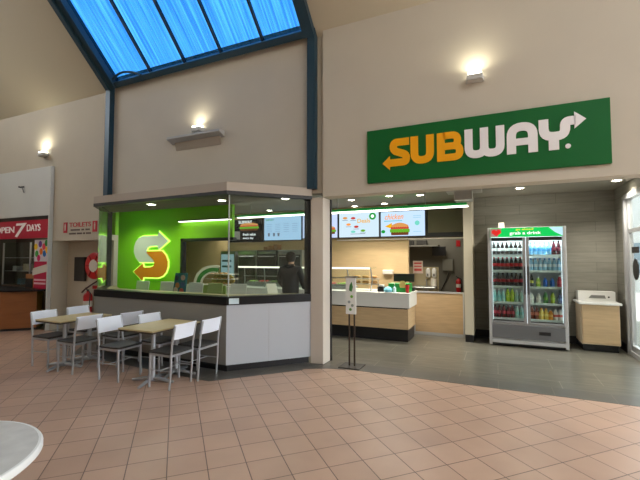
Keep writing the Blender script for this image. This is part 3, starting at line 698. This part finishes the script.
MB().box(-8.02,-7.8,.3,.4,.93,1.0).build('valve', M_red, t)
o = MB().box(-8.72,-8.36,.34,.398,1.08,1.62).build('notice_board', mat('dark_board',(38,34,30),.5),bevel=.008); tag(o,'dark rectangular board on the recess wall left of the red hose reel','board')
extinguisher('red fire extinguisher on the recess wall below the hose reel',-8.16,.30,.36,.60)
t = thing('camera_bracket', 'small dark camera bracket on the white wall panel at the far left', 'camera', (-10.1,-.03,3.2))
MB().tube([(-10.05,-.03,3.27),(-10.07,-.10,3.25),(-10.1,-.12,3.26)],.018).build('arm', M_black, t); MB().tube([(-10.0,-.1,3.24),(-9.99,-.06,3.12)],.012).build('cable', mat('grey_plastic',(120,120,118),.5), t)
# neighbouring shop front
struct('trim_11', MB().box(-12.2,-9.10,-.01,.08,2.48,2.56).box(-9.13,-9.10,-.01,.08,.88,2.5), M_black)
t = thing('opening_hours_sign', 'red fascia with white OPEN 7 DAYS lettering at the left edge', 'sign', (-10.5,0,2.05))
MB().box(-12.2,-9.13,.0,.05,2.06,2.48).build('board', mat('fascia_red',(158,16,44),.45,emit=.12), t)
E_sign = mat('sign_letters',(220,212,206),.5,emit=.15)
text('word','OPEN',-11.25,-10.44,2.20,2.35,-.001,E_sign,t,.01); text('numeral','7',-10.40,-9.95,2.09,2.42,-.001,E_sign,t,.01,.15); text('word','DAYS',-9.93,-9.42,2.22,2.38,-.001,E_sign,t,.01)
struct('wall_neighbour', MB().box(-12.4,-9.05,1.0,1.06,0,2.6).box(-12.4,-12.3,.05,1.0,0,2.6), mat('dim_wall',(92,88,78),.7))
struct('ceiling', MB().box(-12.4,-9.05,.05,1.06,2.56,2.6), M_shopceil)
t = thing('balloon_poster', 'pink poster of coloured balloons with a white slanted banner hung at the shop corner', 'poster', (-9.45,.1,.9))
MB().box(-9.72,-9.13,.06,.075,.90,2.02).build('sheet', mat('poster_pink',(196,24,70),.5), t)
MB().box(-9.72,-9.13,.054,.06,1.52,2.02).build('upper_sheet', mat('poster_pale',(214,206,214),.5), t)
for i,(x,z,c) in enumerate(((-9.66,1.86,(240,200,20)),(-9.50,1.92,(120,60,160)),(-9.36,1.86,(230,60,80)),(-9.27,1.94,(40,150,70)),(-9.62,1.70,(60,170,70)),(-9.46,1.75,(240,120,20)),(-9.33,1.70,(40,120,200)),(-9.54,1.60,(220,40,110)),(-9.25,1.78,(250,190,40)))):
    MB().xz(disc(x,z,.06,14,.075),.048,.054-.0005*i).build('balloon', mat('balloon_%d'%i,c,.4), t)
MB().xz([(-9.76,1.20),(-9.19,1.30),(-9.19,1.47),(-9.76,1.36)],.05,.058).build('banner', M_offw, t)
for z in (1.0,1.08): MB().box(-9.70,-9.27,.054,.06,z,z+.04).build('lettering_bar', mat('poster_lettering',(236,190,200),.5), t)
t = thing('brown_shop_counter', 'brown timber counter with dark top of the neighbouring shop', 'counter', (-10,-.2,0))
CP = [(-9.40,-.04),(-9.85,-.52),(-11.5,-.60),(-11.5,.30),(-9.78,.30)]
M_brown = mat('brown_timber',(150,92,50),.45,noise=.12,nscale=2,stretch=(1,1,6))
MB().prism(CP,.05,.86).build('body', M_brown, t); MB().prism([(x*.999+.0,y+.03) for x,y in CP],0,.05).build('kickboard', M_kick, t)
MB().prism([(-9.19,-.02),(-9.22,-.10),(-9.83,-.60),(-11.5,-.66),(-11.5,.34),(-9.60,.34),(-9.19,.04)],.86,.89).build('top', M_blackgloss, t)
t = thing('timber_counter_box', 'brown timber box with dark opening on the neighbouring shop counter', 'box', (-9.9,.15,.89))
MB().box(-10.15,-9.50,.12,.32,.89,1.22).build('box', mat('brown_timber2',(168,112,66),.5), t,.005); MB().box(-10.13,-9.86,.11,.12,.90,1.12).build('opening', M_black, t)
t = thing('glass_showcase', 'glass display cabinet with shelves and goods behind the neighbouring shop counter', 'cabinet', (-10.8,.6,0))
MB().box(-12.0,-9.6,.55,.95,0,.9).build('base', mat('dim_timber',(86,66,48),.6), t)
for z in (1.25,1.6): MB().box(-12.0,-9.6,.6,.95,z,z+.015).build('shelf', M_alu, t)
MB().box(-12.0,-9.6,.55,.56,.9,2.0).build('glass', M_clear, t)
for x in (-12.0,-10.8,-9.62): MB().box(x,x+.03,.54,.57,.9,2.0).build('frame_post', M_alu, t)
for i in range(9):
    c = [(180,190,190),(70,110,130),(196,190,170)][i%3]; x = -11.8+.24*i; h = .12+.03*((i*5)%4); z = .905 if i%2 else 1.27
    o = MB().box(x,x+.16,.68,.84,z,z+h).build('shop_package', mat('package_%d'%(i%3),c,.6),bevel=.01); tag(o,'small package in the neighbouring shop showcase, on the %s'%('lower level' if i%2 else 'first shelf'),'package','packages on the %s of the showcase'%('lower level' if i%2 else 'first shelf'))

L = bpy.data.lights.new('neighbour_fill','AREA'); L.energy = 7; L.color = (1,.93,.82); L.size = .5  # fill light added to brighten the neighbouring shop, without a fitting
lo = bpy.data.objects.new('neighbour_fill', L); lo.location = (-10.4,.5,2.53); col.objects.link(lo)

# ------------------------------------------------------------------ chairs + tables
def make_chair():   # back legs at x=0, faces +x
    t = thing('dining_chair','', 'chair')
    t['group'] = 'white-backed chairs in front of the bay'
    w_ = .185
    for s in (-1,1):
        MB().tube(rounded([(.02,s*w_,0),(.0,s*w_,.25),(.0,s*w_,.44),(-.02,s*w_,.60),(-.055,s*w_,.775)],.08,5),.0135,10).build('back_leg', M_chrome, t)
        MB().tube([(.35,s*(w_-.01),0),(.345,s*(w_-.01),.42)],.0135,10).build('front_leg', M_chrome, t)
        MB().tube([(.005,s*w_,.22),(.35,s*(w_-.01),.22)],.0075,8).build('side_stretcher', M_chrome, t)
    MB().bar((.0,-w_,.405),(.35,-w_+.01,.405),.02,.025).bar((.0,w_,.405),(.35,w_-.01,.405),.02,.025).bar((.345,-w_,.405),(.345,w_,.405),.02,.025).bar((.005,-w_,.405),(.005,w_,.405),.02,.025).build('seat_frame', M_chrome, t)
    MB().tube([(.175,-w_,.22),(.175,w_,.22)],.007,8).build('cross_stretcher', M_chrome, t)
    MB().box(-.005,.37,-w_-.005,w_+.005,.418,.447).build('seat', M_seat, t,.012,3)
    mb = MB(); n = 10; vs = []; fs = []
    for j, z in enumerate((.60,.66,.72,.79)):
        bx = -.02-(z-.60)/.19*.042
        for i in range(n+1):
            u = -1+2*i/n; c = .022*(1-u*u)
            vs.append((bx-c+.016, u*(w_+.008), z)); vs.append((bx-c+.002, u*(w_+.008), z))
    R = 2*(n+1)
    for j in range(3):
        for i in range(n):
            a = j*R+2*i
            fs += [(a,a+2,a+2+R,a+R),(a+1,a+1+R,a+3+R,a+3)]
        fs += [(j*R,j*R+R,j*R+R+1,j*R+1),(j*R+2*n,j*R+2*n+1,j*R+R+2*n+1,j*R+R+2*n)]
    for i in range(n): fs += [(2*i,2*i+1,2*i+3,2*i+2),(3*R+2*i,3*R+2*i+2,3*R+2*i+3,3*R+2*i+1)]
    mb.add(vs, fs, False); mb.build('backrest', M_chairback, t, .003)
    return t
CH = [(-6.30,-1.64,0,'leftmost white-backed chair at the left table, its back to the brown counter'),
      (-6.34,-1.08,0,'far left chair of the left table, its back before the cream wall and red extinguisher'),
      (-5.29,-1.67,PI,'near right chair of the left table, turned away from the right table'),
      (-5.05,-1.17,PI,'far right chair of the left table, half hidden behind the near chairs'),
      (-4.80,-1.66,0,'near left chair of the right table, its back in the gap between the tables'),
      (-4.56,-1.20,0,'far left chair of the right table, only its white back showing behind the top'),
      (-3.60,-1.59,PI,'near right chair of the right table, closest of all to the viewer'),
      (-3.545,-1.16,PI,'rightmost white-backed chair, next to the corner of the bay')]
c0 = make_chair()
for i,(x,y,r,l) in enumerate(CH):
    o = c0 if i == 0 else dup(c0)
    o.location = (x,y,.002); o.rotation_euler = (0,0,r+random.uniform(-.04,.04)); o['label'] = l
def table(label, x0, x1, y0, y1, cx, ys):
    t = thing('cafe_table', label, 'table', ((x0+x1)/2,(y0+y1)/2,.001))
    MB().box(x0,x1,y0,y1,.682,.70).build('tabletop', M_ttop, t, .003)
    MB().box(x0+.004,x1-.004,y0+.004,y1-.004,.660,.6815).build('edge_band', mat('table_edge',(70,62,54),.5), t)
    for y in ys:
        p = MB().lathe([(.03,.02),(.03,.64)],(cx,y,0),16).build('column', M_chrome, t)
        MB().lathe([(.001,.66),(.11,.66),(.11,.645),(.03,.63)],(cx,y,0),16).build('mounting_plate', M_chrome, t)
        for k in range(4):
            a = k*PI/2+math.radians(14)
            d = Vector((math.cos(a),math.sin(a),0)); c = Vector((cx,y,0))
            MB().tube([c+Vector((0,0,.055)),c+d*.10+Vector((0,0,.05)),c+d*.24+Vector((0,0,.026)),c+d*.29+Vector((0,0,.02))],.02,10,rr=[.026,.024,.019,.016]).build('foot', M_chrome, t)
table('right of the two light timber tables, on silver pedestals in front of the bay', -4.45,-3.84,-1.84,-.99,-4.06,(-1.62,-1.22))
table('left of the two light timber tables, nearer the brown counter', -6.18,-5.60,-1.86,-1.05,-5.80,(-1.66,-1.28))
# round marble table
t = thing('round_cafe_table', 'round white stone-topped table in the bottom left corner', 'table', (-2.23,-4.55,0))
stonem = mat('pale_stone_top',(206,208,204),.35,noise=.08,nscale=14)
MB().lathe([(.001,.705),(.44,.705),(.447,.712),(.447,.7405),(.001,.7405)],(-2.23,-4.55,0),64).build('tabletop', stonem, t)
MB().lathe([(.447,.7405),(.458,.7395),(.466,.73),(.466,.712),(.456,.702),(.44,.702)],(-2.23,-4.55,0),64,cap=False).build('edge', mat('white_edge',(236,240,238),.3), t)
MB().lathe([(.22,.0),(.22,.02),(.04,.05),(.04,.66),(.15,.70)],(-2.23,-4.55,0.001),32).build('pedestal', M_chrome, t)

# chairs inside the bay (dining room)
ci = None
for i,(x,y,c,d) in enumerate(((-7.62,1.25,'w','leftmost'),(-6.88,1.28,'w','second from left'),(-6.05,1.30,'w','middle one'),(-5.55,1.34,'g','second from right, green reflection put into its colour'),(-4.95,1.36,'w','rightmost'))):
    lab = 'grey-white cafe chair back seen through the bay glass, '+d
    t = thing('inside_chair', lab, 'chair', (x,y,0), group='chairs inside the bay')
    m = mat('grey_chair_plastic',(214,214,208),.4) if c == 'w' else mat('chair_reflection_green',(150,166,104),.4)  # green tint of a reflection painted into one chair
    MB().xz([(x-.23,.70),(x+.19,.70),(x+.23,1.06),(x-.17,1.06)],y,y+.025).build('backrest', m, t, .01)
    MB().box(x-.2,x+.2,y+.02,y+.42,.44,.47).build('seat', M_seat, t, .01)
    for a in (-.18,.18):
        MB().tube([(x+a,y+.02,0),(x+a,y+.015,.8)],.012).build('leg', M_chrome, t); MB().tube([(x+a,y+.40,0),(x+a,y+.40,.45)],.012).build('leg', M_chrome, t)
t = thing('poster_stand', 'teal poster stand with small pictures behind the bay glass', 'poster', (-6.28,1.0,0))
MB().xz([(-6.55,.80),(-6.18,.80),(-6.12,1.27),(-6.46,1.27)],1.14,1.16).build('board', mat('teal_print',(10,110,120),.5), t)
for x,z,c in ((-6.42,1.16,(40,60,90)),(-6.24,1.17,(210,180,170)),(-6.40,1.0,(190,120,60)),(-6.25,1.02,(60,90,140)),(-6.45,.9,(220,200,180)),(-6.28,.88,(200,90,80))):
    MB().xz(disc(x,z,.06,12),1.132,1.14).build('picture', mat('poster_pic_%d'%c[0],c,.5), t)
MB().tube([(-6.35,1.17,0),(-6.35,1.17,.9)],.012).build('pole', M_steel, t); MB().box(-6.5,-6.2,1.05,1.3,0,.015).build('foot', M_steel, t)
struct('trim_12', band(-.36,-.165,1.035,1.048), mat('olive_bench',(150,140,104),.4))
t = thing('leaflet_holder', 'clear leaflet holder with papers on the sill at the right end of the bay', 'leaflet holder', (-3.05,-.05,1.05))
MB().add([(-3.22,-.20,1.05),(-3.10,-.10,1.05),(-3.16,-.06,1.20),(-3.28,-.16,1.20),(-3.225,-.19,1.05),(-3.105,-.09,1.05),(-3.165,-.05,1.20),(-3.285,-.15,1.20)],[(0,1,2,3),(7,6,5,4),(0,4,5,1),(1,5,6,2),(2,6,7,3),(3,7,4,0)]).build('leaflets', M_offw, t)

# ------------------------------------------------------------------ person
def skin(name, verts, edges, radii, m, parent, sub=2, root=0):
    me = bpy.data.meshes.new(name); me.from_pydata(verts, edges, [])
    o = bpy.data.objects.new(name, me); col.objects.link(o)
    md = o.modifiers.new('skin','SKIN'); md.use_smooth_shade = True
    lay = me.skin_vertices[0] if me.skin_vertices else None
    if lay is None:
        bpy.context.view_layer.objects.active = o
        me.attributes.new if False else None
    for i, r in enumerate(radii):
        rr = r if isinstance(r, tuple) else (r, r)
        me.skin_vertices[0].data[i].radius = rr
        me.skin_vertices[0].data[i].use_root = (i == root)
    s = o.modifiers.new('sub','SUBSURF'); s.levels = sub; s.render_levels = sub
    bpy.context.view_layer.update()
    dg = bpy.context.evaluated_depsgraph_get(); dg.update()
    n = bpy.data.meshes.new_from_object(o.evaluated_get(dg)); bpy.data.objects.remove(o)
    for p in n.polygons: p.use_smooth = True
    n.name = name
    return link(name, n, m, parent)
PX, PY = -3.62, 1.25
def pt(x, y, z): return (PX+x, PY+y, z)     # person faces +y (towards the counter)
per = thing('person', 'person in a dark hooded jacket standing at the counter with their back to us', 'person', (PX,PY,0))
M_skin = mat('skin_tone',(196,150,122),.6); M_jkt = mat('navy_black_jacket',(16,19,28),.75,noise=.1); M_trs = mat('dark_trousers',(30,30,34),.8); M_hair = mat('dark_hair',(26,20,18),.7)
V = [pt(0,0,.95),pt(0,0,1.10),pt(0,-.01,1.25),pt(0,0,1.38),pt(0,.01,1.46),pt(0,.03,1.52),pt(0,.04,1.60),pt(0,.04,1.68)]
Ed = [(0,1),(1,2),(2,3),(3,4),(4,5),(5,6),(6,7)]
Rr = [(.15,.11),(.14,.10),(.16,.11),(.15,.10),(.06,.06),(.055,.06),(.075,.09),(.06,.075)]
for s in (-1,1):
    b = len(V)
    V += [pt(s*.17,0,1.38),pt(s*.235,.0,1.18),pt(s*.22,.14,1.03),pt(s*.15,.24,1.03)]; Ed += [(3,b),(b,b+1),(b+1,b+2),(b+2,b+3)]; Rr += [.06,.045,.036,.032]
    h = b+3
    for f, (dx, l) in enumerate(((-.03,.06),(-.01,.075),(.01,.07),(.03,.055))):
        k = len(V); V += [pt(s*.15+dx,.24+.04,1.02),pt(s*.15+dx,.28+l*.6,1.00)]; Ed += [(h,k),(k,k+1)]; Rr += [.010,.008]
    k = len(V); V += [pt(s*.15-s*.045,.265,1.04)]; Ed += [(h,k)]; Rr += [.010]
    b = len(V); V += [pt(s*.09,0,.86),pt(s*.10,.01,.48),pt(s*.10,-.02,.09),pt(s*.11,.10,.04)]; Ed += [(0,b),(b,b+1),(b+1,b+2),(b+2,b+3)]; Rr += [.085,.058,.042,.035]
skin('body', V, Ed, Rr, M_skin, per)
V = [pt(0,0,.84),pt(0,0,1.0),pt(0,-.01,1.22),pt(0,-.005,1.38),pt(0,.0,1.47)]; Ed = [(0,1),(1,2),(2,3),(3,4)]; Rr = [(.19,.145),(.18,.14),(.19,.14),(.17,.125),(.085,.085)]
for s in (-1,1):
    b = len(V); V += [pt(s*.185,0,1.385),pt(s*.25,.0,1.18),pt(s*.23,.14,1.035),pt(s*.165,.22,1.03)]; Ed += [(3,b),(b,b+1),(b+1,b+2),(b+2,b+3)]; Rr += [.075,.065,.055,.045]
skin('jacket', V, Ed, Rr, M_jkt, per)
V = [pt(0,0,.93)]; Ed = []; Rr = [(.165,.125)]
for s in (-1,1):
    b = len(V); V += [pt(s*.09,0,.84),pt(s*.10,.01,.48),pt(s*.10,-.02,.07)]; Ed += [(0,b),(b,b+1),(b+1,b+2)]; Rr += [.10,.075,.06]
skin('trousers', V, Ed, Rr, M_trs, per)
MB().lathe([(.001,-.10),(.07,-.09),(.098,-.03),(.10,.03),(.075,.085),(.001,.11)],pt(0,.01,1.62),16).build('hair', M_hair, per)
MB().tube([pt(-.09,-.03,1.45),pt(0,-.09,1.44),pt(.09,-.03,1.45)],.04,10).build('hood', M_jkt, per)
for s in (-1,1):
    MB().tube([pt(s*.105,-.08,.045),pt(s*.11,.02,.05),pt(s*.115,.15,.035)],.04,10,rr=[.042,.045,.038]).build('shoe', M_black, per)

# ------------------------------------------------------------------ stand sign in the opening
t = thing('floor_sign_stand', 'slim white sign panel on two dark poles with a square foot in the opening', 'sign', (-1.96,.12,0))
MB().box(-2.12,-1.80,-.03,.27,.002,.014).build('foot', mat('dark_plate',(60,58,56),.4,metal=.5), t)
for x in (-2.0,-1.92): MB().box(x-.01,x+.01,.11,.13,.014,1.32).build('pole', mat('dark_pole',(72,60,54),.4,metal=.5), t)
MB().box(-2.045,-1.885,.09,.108,.77,1.31).build('panel', M_white, t, .004)
MB().box(-2.06,-1.87,.085,.12,1.31,1.33).build('clip', M_steel, t)
MB().xz([(-1.99,1.12),(-1.95,1.10),(-1.93,1.17),(-1.95,1.25),(-1.98,1.20)],.086,.09).build('leaf_print', mat('leaf_print',(60,120,60),.5), t)
for i,(x,z,c) in enumerate(((-1.95,1.03,(110,170,60)),(-1.99,.95,(150,160,160)),(-1.94,.90,(140,150,140)),(-1.97,.84,(100,150,70)))):
    MB().xz(disc(x,z,.022,10),.086,.09).build('print', mat('print_dot_%d'%i,c,.5), t)
t = thing('security_camera', 'small black dome camera in the top corner beside the pillar', 'camera', (-2.15,.4,2.5))
MB().lathe([(.06,.08),(.06,.04),(.05,.01),(.03,-.02),(.001,-.03)],(-2.1,.45,2.77),16).build('dome', M_black, t)
MB().lathe([(.001,-.03),(.02,-.028),(.02,0)],(-2.14,.38,2.77),12).build('lens', glow('camera_light',(255,240,210),3), t)

# ------------------------------------------------------------------ drinks fridge
FX0, FX1, FY, FT = -.13, 1.12, 2.52, 2.16
t = thing('drinks_fridge', 'tall silver two-door drinks fridge with a lit green header', 'fridge', ((FX0+FX1)/2,FY+.35,0))
M_fr = mat('fridge_silver',(196,198,200),.3,metal=.35); M_in = mat('fridge_inner',(225,232,232),.4)
body = MB().box(FX0,FX0+.05,FY,FY+.7,.02,FT).box(FX1-.05,FX1,FY,FY+.7,.02,FT).box(FX0+.05,FX1-.05,FY+.62,FY+.7,.02,FT).box(FX0+.05,FX1-.05,FY+.02,FY+.62,1.99,FT).box(FX0+.05,FX1-.05,FY+.04,FY+.62,.10,.42)
body.build('body', M_fr, t, .004)
MB().box(FX0+.05,FX1-.05,FY+.60,FY+.618,.42,1.99).box(FX0+.051,FX0+.06,FY+.06,FY+.6,.42,1.99).box(FX1-.06,FX1-.051,FY+.06,FY+.6,.42,1.99).build('liner', M_in, t)
hd = MB().box(FX0+.05,FX1-.05,FY-.01,FY+.02,1.985,FT-.01).build('header', glow('header_green',(30,200,90),1.0), t)
MB().xz([(FX0+.05,1.99),(FX0+.17,1.99),(FX0+.24,2.14),(FX0+.05,2.14)],FY-.014,FY-.01).build('header_corner', glow('header_pale',(190,150,140),.7), hd)
MB().xz([(FX0+.15,2.0),(FX0+.07,2.06),(FX0+.075,2.11),(FX0+.12,2.125),(FX0+.15,2.10),(FX0+.18,2.125),(FX0+.225,2.11),(FX0+.23,2.06)],FY-.018,FY-.014).build('red_heart', glow('header_red',(225,50,45),.9), hd)
MB().xz([(FX1-.05,1.99),(FX1-.17,2.06),(FX1-.26,2.145),(FX1-.05,2.145)],FY-.014,FY-.01).build('splash', glow('header_blue',(190,230,245),1.0), hd)
text('lettering','grab a drink',.24,.74,2.01,2.08,FY-.012,glow('header_white',(250,255,250),1.3),hd,.004)
text('lettering','go ahead',.34,.62,2.095,2.135,FY-.012,glow('header_yellow',(235,230,60),1.1),hd,.004)
mid = (FX0+FX1)/2
for k,(a,b) in enumerate(((FX0+.055,mid-.004),(mid+.004,FX1-.055))):
    wl, wr = (.014,.05) if k == 0 else (.05,.014)
    d = MB().box(a,a+wl,FY-.005,FY+.035,.42,1.975).box(b-wr,b,FY-.005,FY+.035,.42,1.975).box(a+wl,b-wr,FY-.005,FY+.035,.42,.455).build('door', mat('door_grey',(150,152,154),.35,metal=.3), t, .003)
    MB().box(a+wl,b-wr,FY-.005,FY+.035,1.915,1.975).box(a+wl,b-wr,FY+.0,FY+.03,.455,.47).build('top_rail', M_black, d)
    MB().box(a+wl,b-wr,FY+.01,FY+.016,.47,1.915).build('door_glass', M_clear, d)
    hx = b-.025 if k == 0 else a+.025
    MB().tube([(hx,FY-.005,1.45),(hx,FY-.05,1.44),(hx,FY-.05,.96),(hx,FY-.005,.95)],.010,8).build('handle', M_black, d)
SZ = [.50,.79,1.08,1.37,1.65]
for k,(a,b) in enumerate(((FX0+.07,mid-.012),(mid+.012,FX1-.07))):
    for z in SZ:
        s_ = MB().box(a,b,FY+.06,FY+.55,z-.012,z).build('shelf', M_in, t)
        MB().box(a,b,FY+.05,FY+.06,z-.028,z+.012).build('price_strip', mat('price_strip',(210,224,222),.4), s_)
MB().box(FX0+.05,FX1-.05,FY-.005,FY+.04,.15,.385).build('lower_panel', mat('fridge_grey',(104,104,106),.4), t, .006)
MB().box(FX0+.80,FX0+.98,FY-.012,FY-.005,.24,.30).build('control', M_black, t)
MB().box(FX0+.02,FX1-.02,FY+.02,FY+.6,.02,.10).build('base', M_black, t); MB().box(FX0+.04,FX1-.04,FY-.012,FY+.02,.06,.12).build('kick_rail', M_fr, t)
MB().box(mid-.012,mid+.012,FY+.06,FY+.09,.43,1.98).box(FX0+.062,FX0+.075,FY+.05,FY+.065,.45,1.97).box(FX1-.075,FX1-.062,FY+.05,FY+.065,.45,1.97).build('light_tube', glow('fridge_tube',(235,250,255),1.5), t)
for x in (FX0+.3, FX1-.3):
    L = bpy.data.lights.new('fridge_lamp','AREA'); L.energy = 8; L.color = (.92,1,1); L.shape = 'RECTANGLE'; L.size = .5; L.size_y = .04
    lo = bpy.data.objects.new('fridge_lamp', L); lo.location = (x,FY+.08,1.97); lo.rotation_euler = (math.radians(20),0,0); col.objects.link(lo)
# bottles
def bottle(liq, lab, cap, h=.235, r=.031, kind='soft'):
    key = 'liquid_%d_%d_%d'%liq
    prof = {'soft':[(r*.8,0),(r,.012),(r,h*.30),(r*.93,h*.42),(r,h*.55),(r*.85,h*.72),(r*.42,h*.87),(r*.40,h*.93)],
            'can':[(r*.8,0),(r,.01),(r,h*.92),(r*.85,h)],
            'juice':[(r*.95,0),(r,.01),(r,h*.62),(r*.6,h*.82),(r*.55,h*.9)]}[kind]
    m = mat(key, liq, .15, coat=.3)
    b = MB().lathe(prof,(0,0,0),12).build('drink_bottle', m); b['category'] = 'bottle'
    MB().lathe([(r*1.01,h*.32),(r*1.02,h*.33),(r*1.02,h*.53),(r*1.01,h*.54)],(0,0,0),12).build('bottle_label', mat('label_%d_%d_%d'%lab,lab,.4), b)
    if kind != 'can': MB().lathe([(r*.46,h*.91),(r*.46,h),(r*.001,h)],(0,0,0),10).build('cap', mat('cap_%d_%d_%d'%cap,cap,.4), b)
    return b
D, Rd, Wt = (24,10,8), (200,24,36), (228,232,232)
stock = {  # (door, shelf from the top): list of (liquid, label, cap, height, kind, words, n)
 (0,4): [((20,14,14),Wt,(30,30,30),.23,'soft','dark cola bottle with white label',7)],
 (0,3): [(D,Rd,Rd,.23,'soft','dark cola bottle with red label',7)],
 (0,2): [(D,(170,20,40),(20,20,20),.23,'soft','dark cola bottle with deep red label and black cap',7)],
 (0,1): [((150,205,200),(120,190,190),Wt,.22,'soft','clear aqua drink bottle',3),((176,214,50),(190,220,70),(60,140,40),.24,'soft','lime green drink bottle',2),((170,200,180),(150,190,170),Wt,.20,'soft','pale green drink bottle',2)],
 (0,0): [((90,14,24),(190,50,70),(30,20,20),.22,'soft','dark red drink bottle with pink label',5),((170,214,205),(130,200,190),Wt,.21,'soft','clear mint coloured drink bottle',2)],
 (1,4): [((120,180,220),(70,150,210),(80,150,210),.22,'soft','clear water bottle with blue label',5),((60,20,30),(120,40,60),(20,20,20),.24,'soft','dark maroon drink bottle',2)],
 (1,3): [((150,196,222),(210,226,236),(40,100,180),.21,'soft','clear water bottle with pale label and blue cap',7)],
 (1,2): [((30,30,26),(190,190,60),(20,20,20),.21,'juice','black bottle with yellow label',1),((150,190,60),(220,226,120),(230,230,230),.17,'juice','short lime juice bottle',1),((40,110,200),(30,90,190),(20,60,140),.16,'juice','wide bright blue sports drink',2),((170,30,50),(200,40,60),(240,240,240),.20,'juice','red juice bottle',1)],
 (1,1): [((220,224,210),(240,240,230),(230,230,230),.16,'juice','small white dairy drink',2),((60,140,70),(120,190,60),(30,100,40),.19,'juice','green juice bottle',1),((170,200,60),(190,220,90),(40,120,60),.19,'juice','yellow-green juice bottle',1),((60,90,140),(100,140,190),(30,50,90),.17,'juice','slate blue can-shaped drink',1)],
 (1,0): [((110,50,34),(180,90,60),(60,30,20),.22,'juice','brown iced coffee bottle',2),((230,200,90),(240,220,120),(240,160,30),.19,'juice','yellow juice bottle',2),((226,150,50),(240,190,100),(250,240,230),.17,'juice','orange juice bottle',1),((226,222,214),(200,70,60),(230,230,230),.18,'juice','white milk bottle with red mark',2)]}
names = ['bottom shelf','second shelf up','middle shelf','second shelf down','top shelf']
for (dr, sh), items in stock.items():
    a, b = ((FX0+.068,mid-.05),(mid+.05,FX1-.068))[dr]
    n = sum(i[6] for i in items); x = a+.035; step = (b-a-.07)/max(1,n-1)
    for liq, lab, cap, h, kd, wd, cnt in items:
        p = None
        for j in range(cnt):
            o = bottle(liq, lab, cap, h*1.06, .036 if kd == 'soft' else .038, kd) if p is None else dup(p)
            p = p or o
            o.location = (x, FY+.12+random.uniform(0,.01), SZ[sh]+.001); x += step
            o['label'] = '%s, %s, %s fridge door'%(wd, names[sh], ('left','right')[dr])
            if cnt > 1: o['group'] = '%ss, %s, %s door'%(wd, names[sh], ('left','right')[dr])
# small items on fridge
t = thing('small_fridge_top_box', 'small white box on top of the drinks fridge', 'box', (.1,2.8,FT))
MB().box(.06,.16,2.75,2.87,FT+.001,FT+.11).build('box', M_offw, t, .005)

# ------------------------------------------------------------------ tray station
t = thing('tray_return_cabinet', 'oak-fronted cabinet with white top and white upstand beside the drinks fridge', 'cabinet', (1.55,2.9,0))
MB().box(1.36,1.86,2.74,3.22,0,.12).build('kickboard', M_kick, t)
MB().box(1.335,1.88,2.70,3.24,.12,.80).build('carcass', mat('edge_oak',(214,192,160),.5), t)
MB().box(1.35,1.87,2.685,2.70,.14,.79).build('door', M_wood, t, .003)
MB().box(1.30,1.91,2.66,3.26,.80,.835).build('top', M_white, t, .004)
MB().box(1.35,1.91,3.05,3.26,.835,1.0).build('upstand', M_white, t, .004)
MB().xz([(1.51,.88),(1.77,.88),(1.75,.935),(1.55,.935)],3.044,3.05).build('slot', mat('slot_grey',(120,120,116),.5), t)
MB().xz(disc(1.81,.905,.015,12),3.04,3.05).build('knob', M_black, t)

# ------------------------------------------------------------------ glass door (right)
d = struct('door_1', MB().box(1.98,2.10,2.70,2.78,0,2.64).box(1.98,2.10,.3,2.70,2.58,2.66).box(1.98,2.10,1.5,1.56,0,2.58).box(1.98,2.10,.25,.32,0,2.66).box(2.0,2.08,.3,2.7,0,.07), M_alu)
struct('door_leaf', MB().box(2.02,2.07,2.62,2.69,.07,2.57).box(2.02,2.07,1.56,1.62,.07,2.57).box(2.02,2.07,1.6,2.65,2.02,2.08).box(2.02,2.07,1.6,2.65,.07,.17), M_alu, d)
struct('door_pane', MB().box(2.04,2.048,.3,2.64,.1,2.58), M_clear, d)
t = thing('door_decal', 'round black decal and bar on the glass door at the right edge', 'decal', (2.03,2.3,1.5))
MB().yz([(2.36+.14*math.cos(i*PI/12), 1.42+.17*math.sin(i*PI/12)) for i in range(24)],2.026,2.036).build('disc', M_black, t)
MB().box(2.026,2.036,2.2,2.52,1.68,1.78).build('bar', M_black, t)
# outside: building added to block the bright sky behind the door
t = thing('sky_blocking_building', 'pale building with dark windows, added beyond the glass door to block bright sky', 'building', (8,17,0))
MB().box(1.0,24,17,20,-.02,7).build('wall', mat('outside_render',(150,152,150),.8), t)
for x in (2,5,8,11,14):
    MB().box(x,x+1.8,16.95,17,.9,2.3).build('window', mat('outside_window',(70,90,100),.2), t)

# ------------------------------------------------------------------ world, camera, view
W_ = bpy.data.worlds.new('World'); sc.world = W_; W_.use_nodes = True
wn = W_.node_tree; bg = wn.nodes['Background']
bg.inputs[0].default_value = (*lin((236,240,246)),1); bg.inputs[1].default_value = 7.0

cam = bpy.data.cameras.new('camera'); co = bpy.data.objects.new('camera', cam); col.objects.link(co)
cam.sensor_width = 36; cam.lens = 36*385/640; cam.clip_start = .02; cam.clip_end = 200
co.location = (0,-5.32,1.6); co.rotation_euler = (math.radians(90+2.68),0,math.radians(24.5))
sc.camera = co
vs = sc.view_settings; vs.view_transform = 'Standard'; vs.look = 'None'; vs.gamma = 1; vs.use_curve_mapping = False; vs.exposure = 0.2
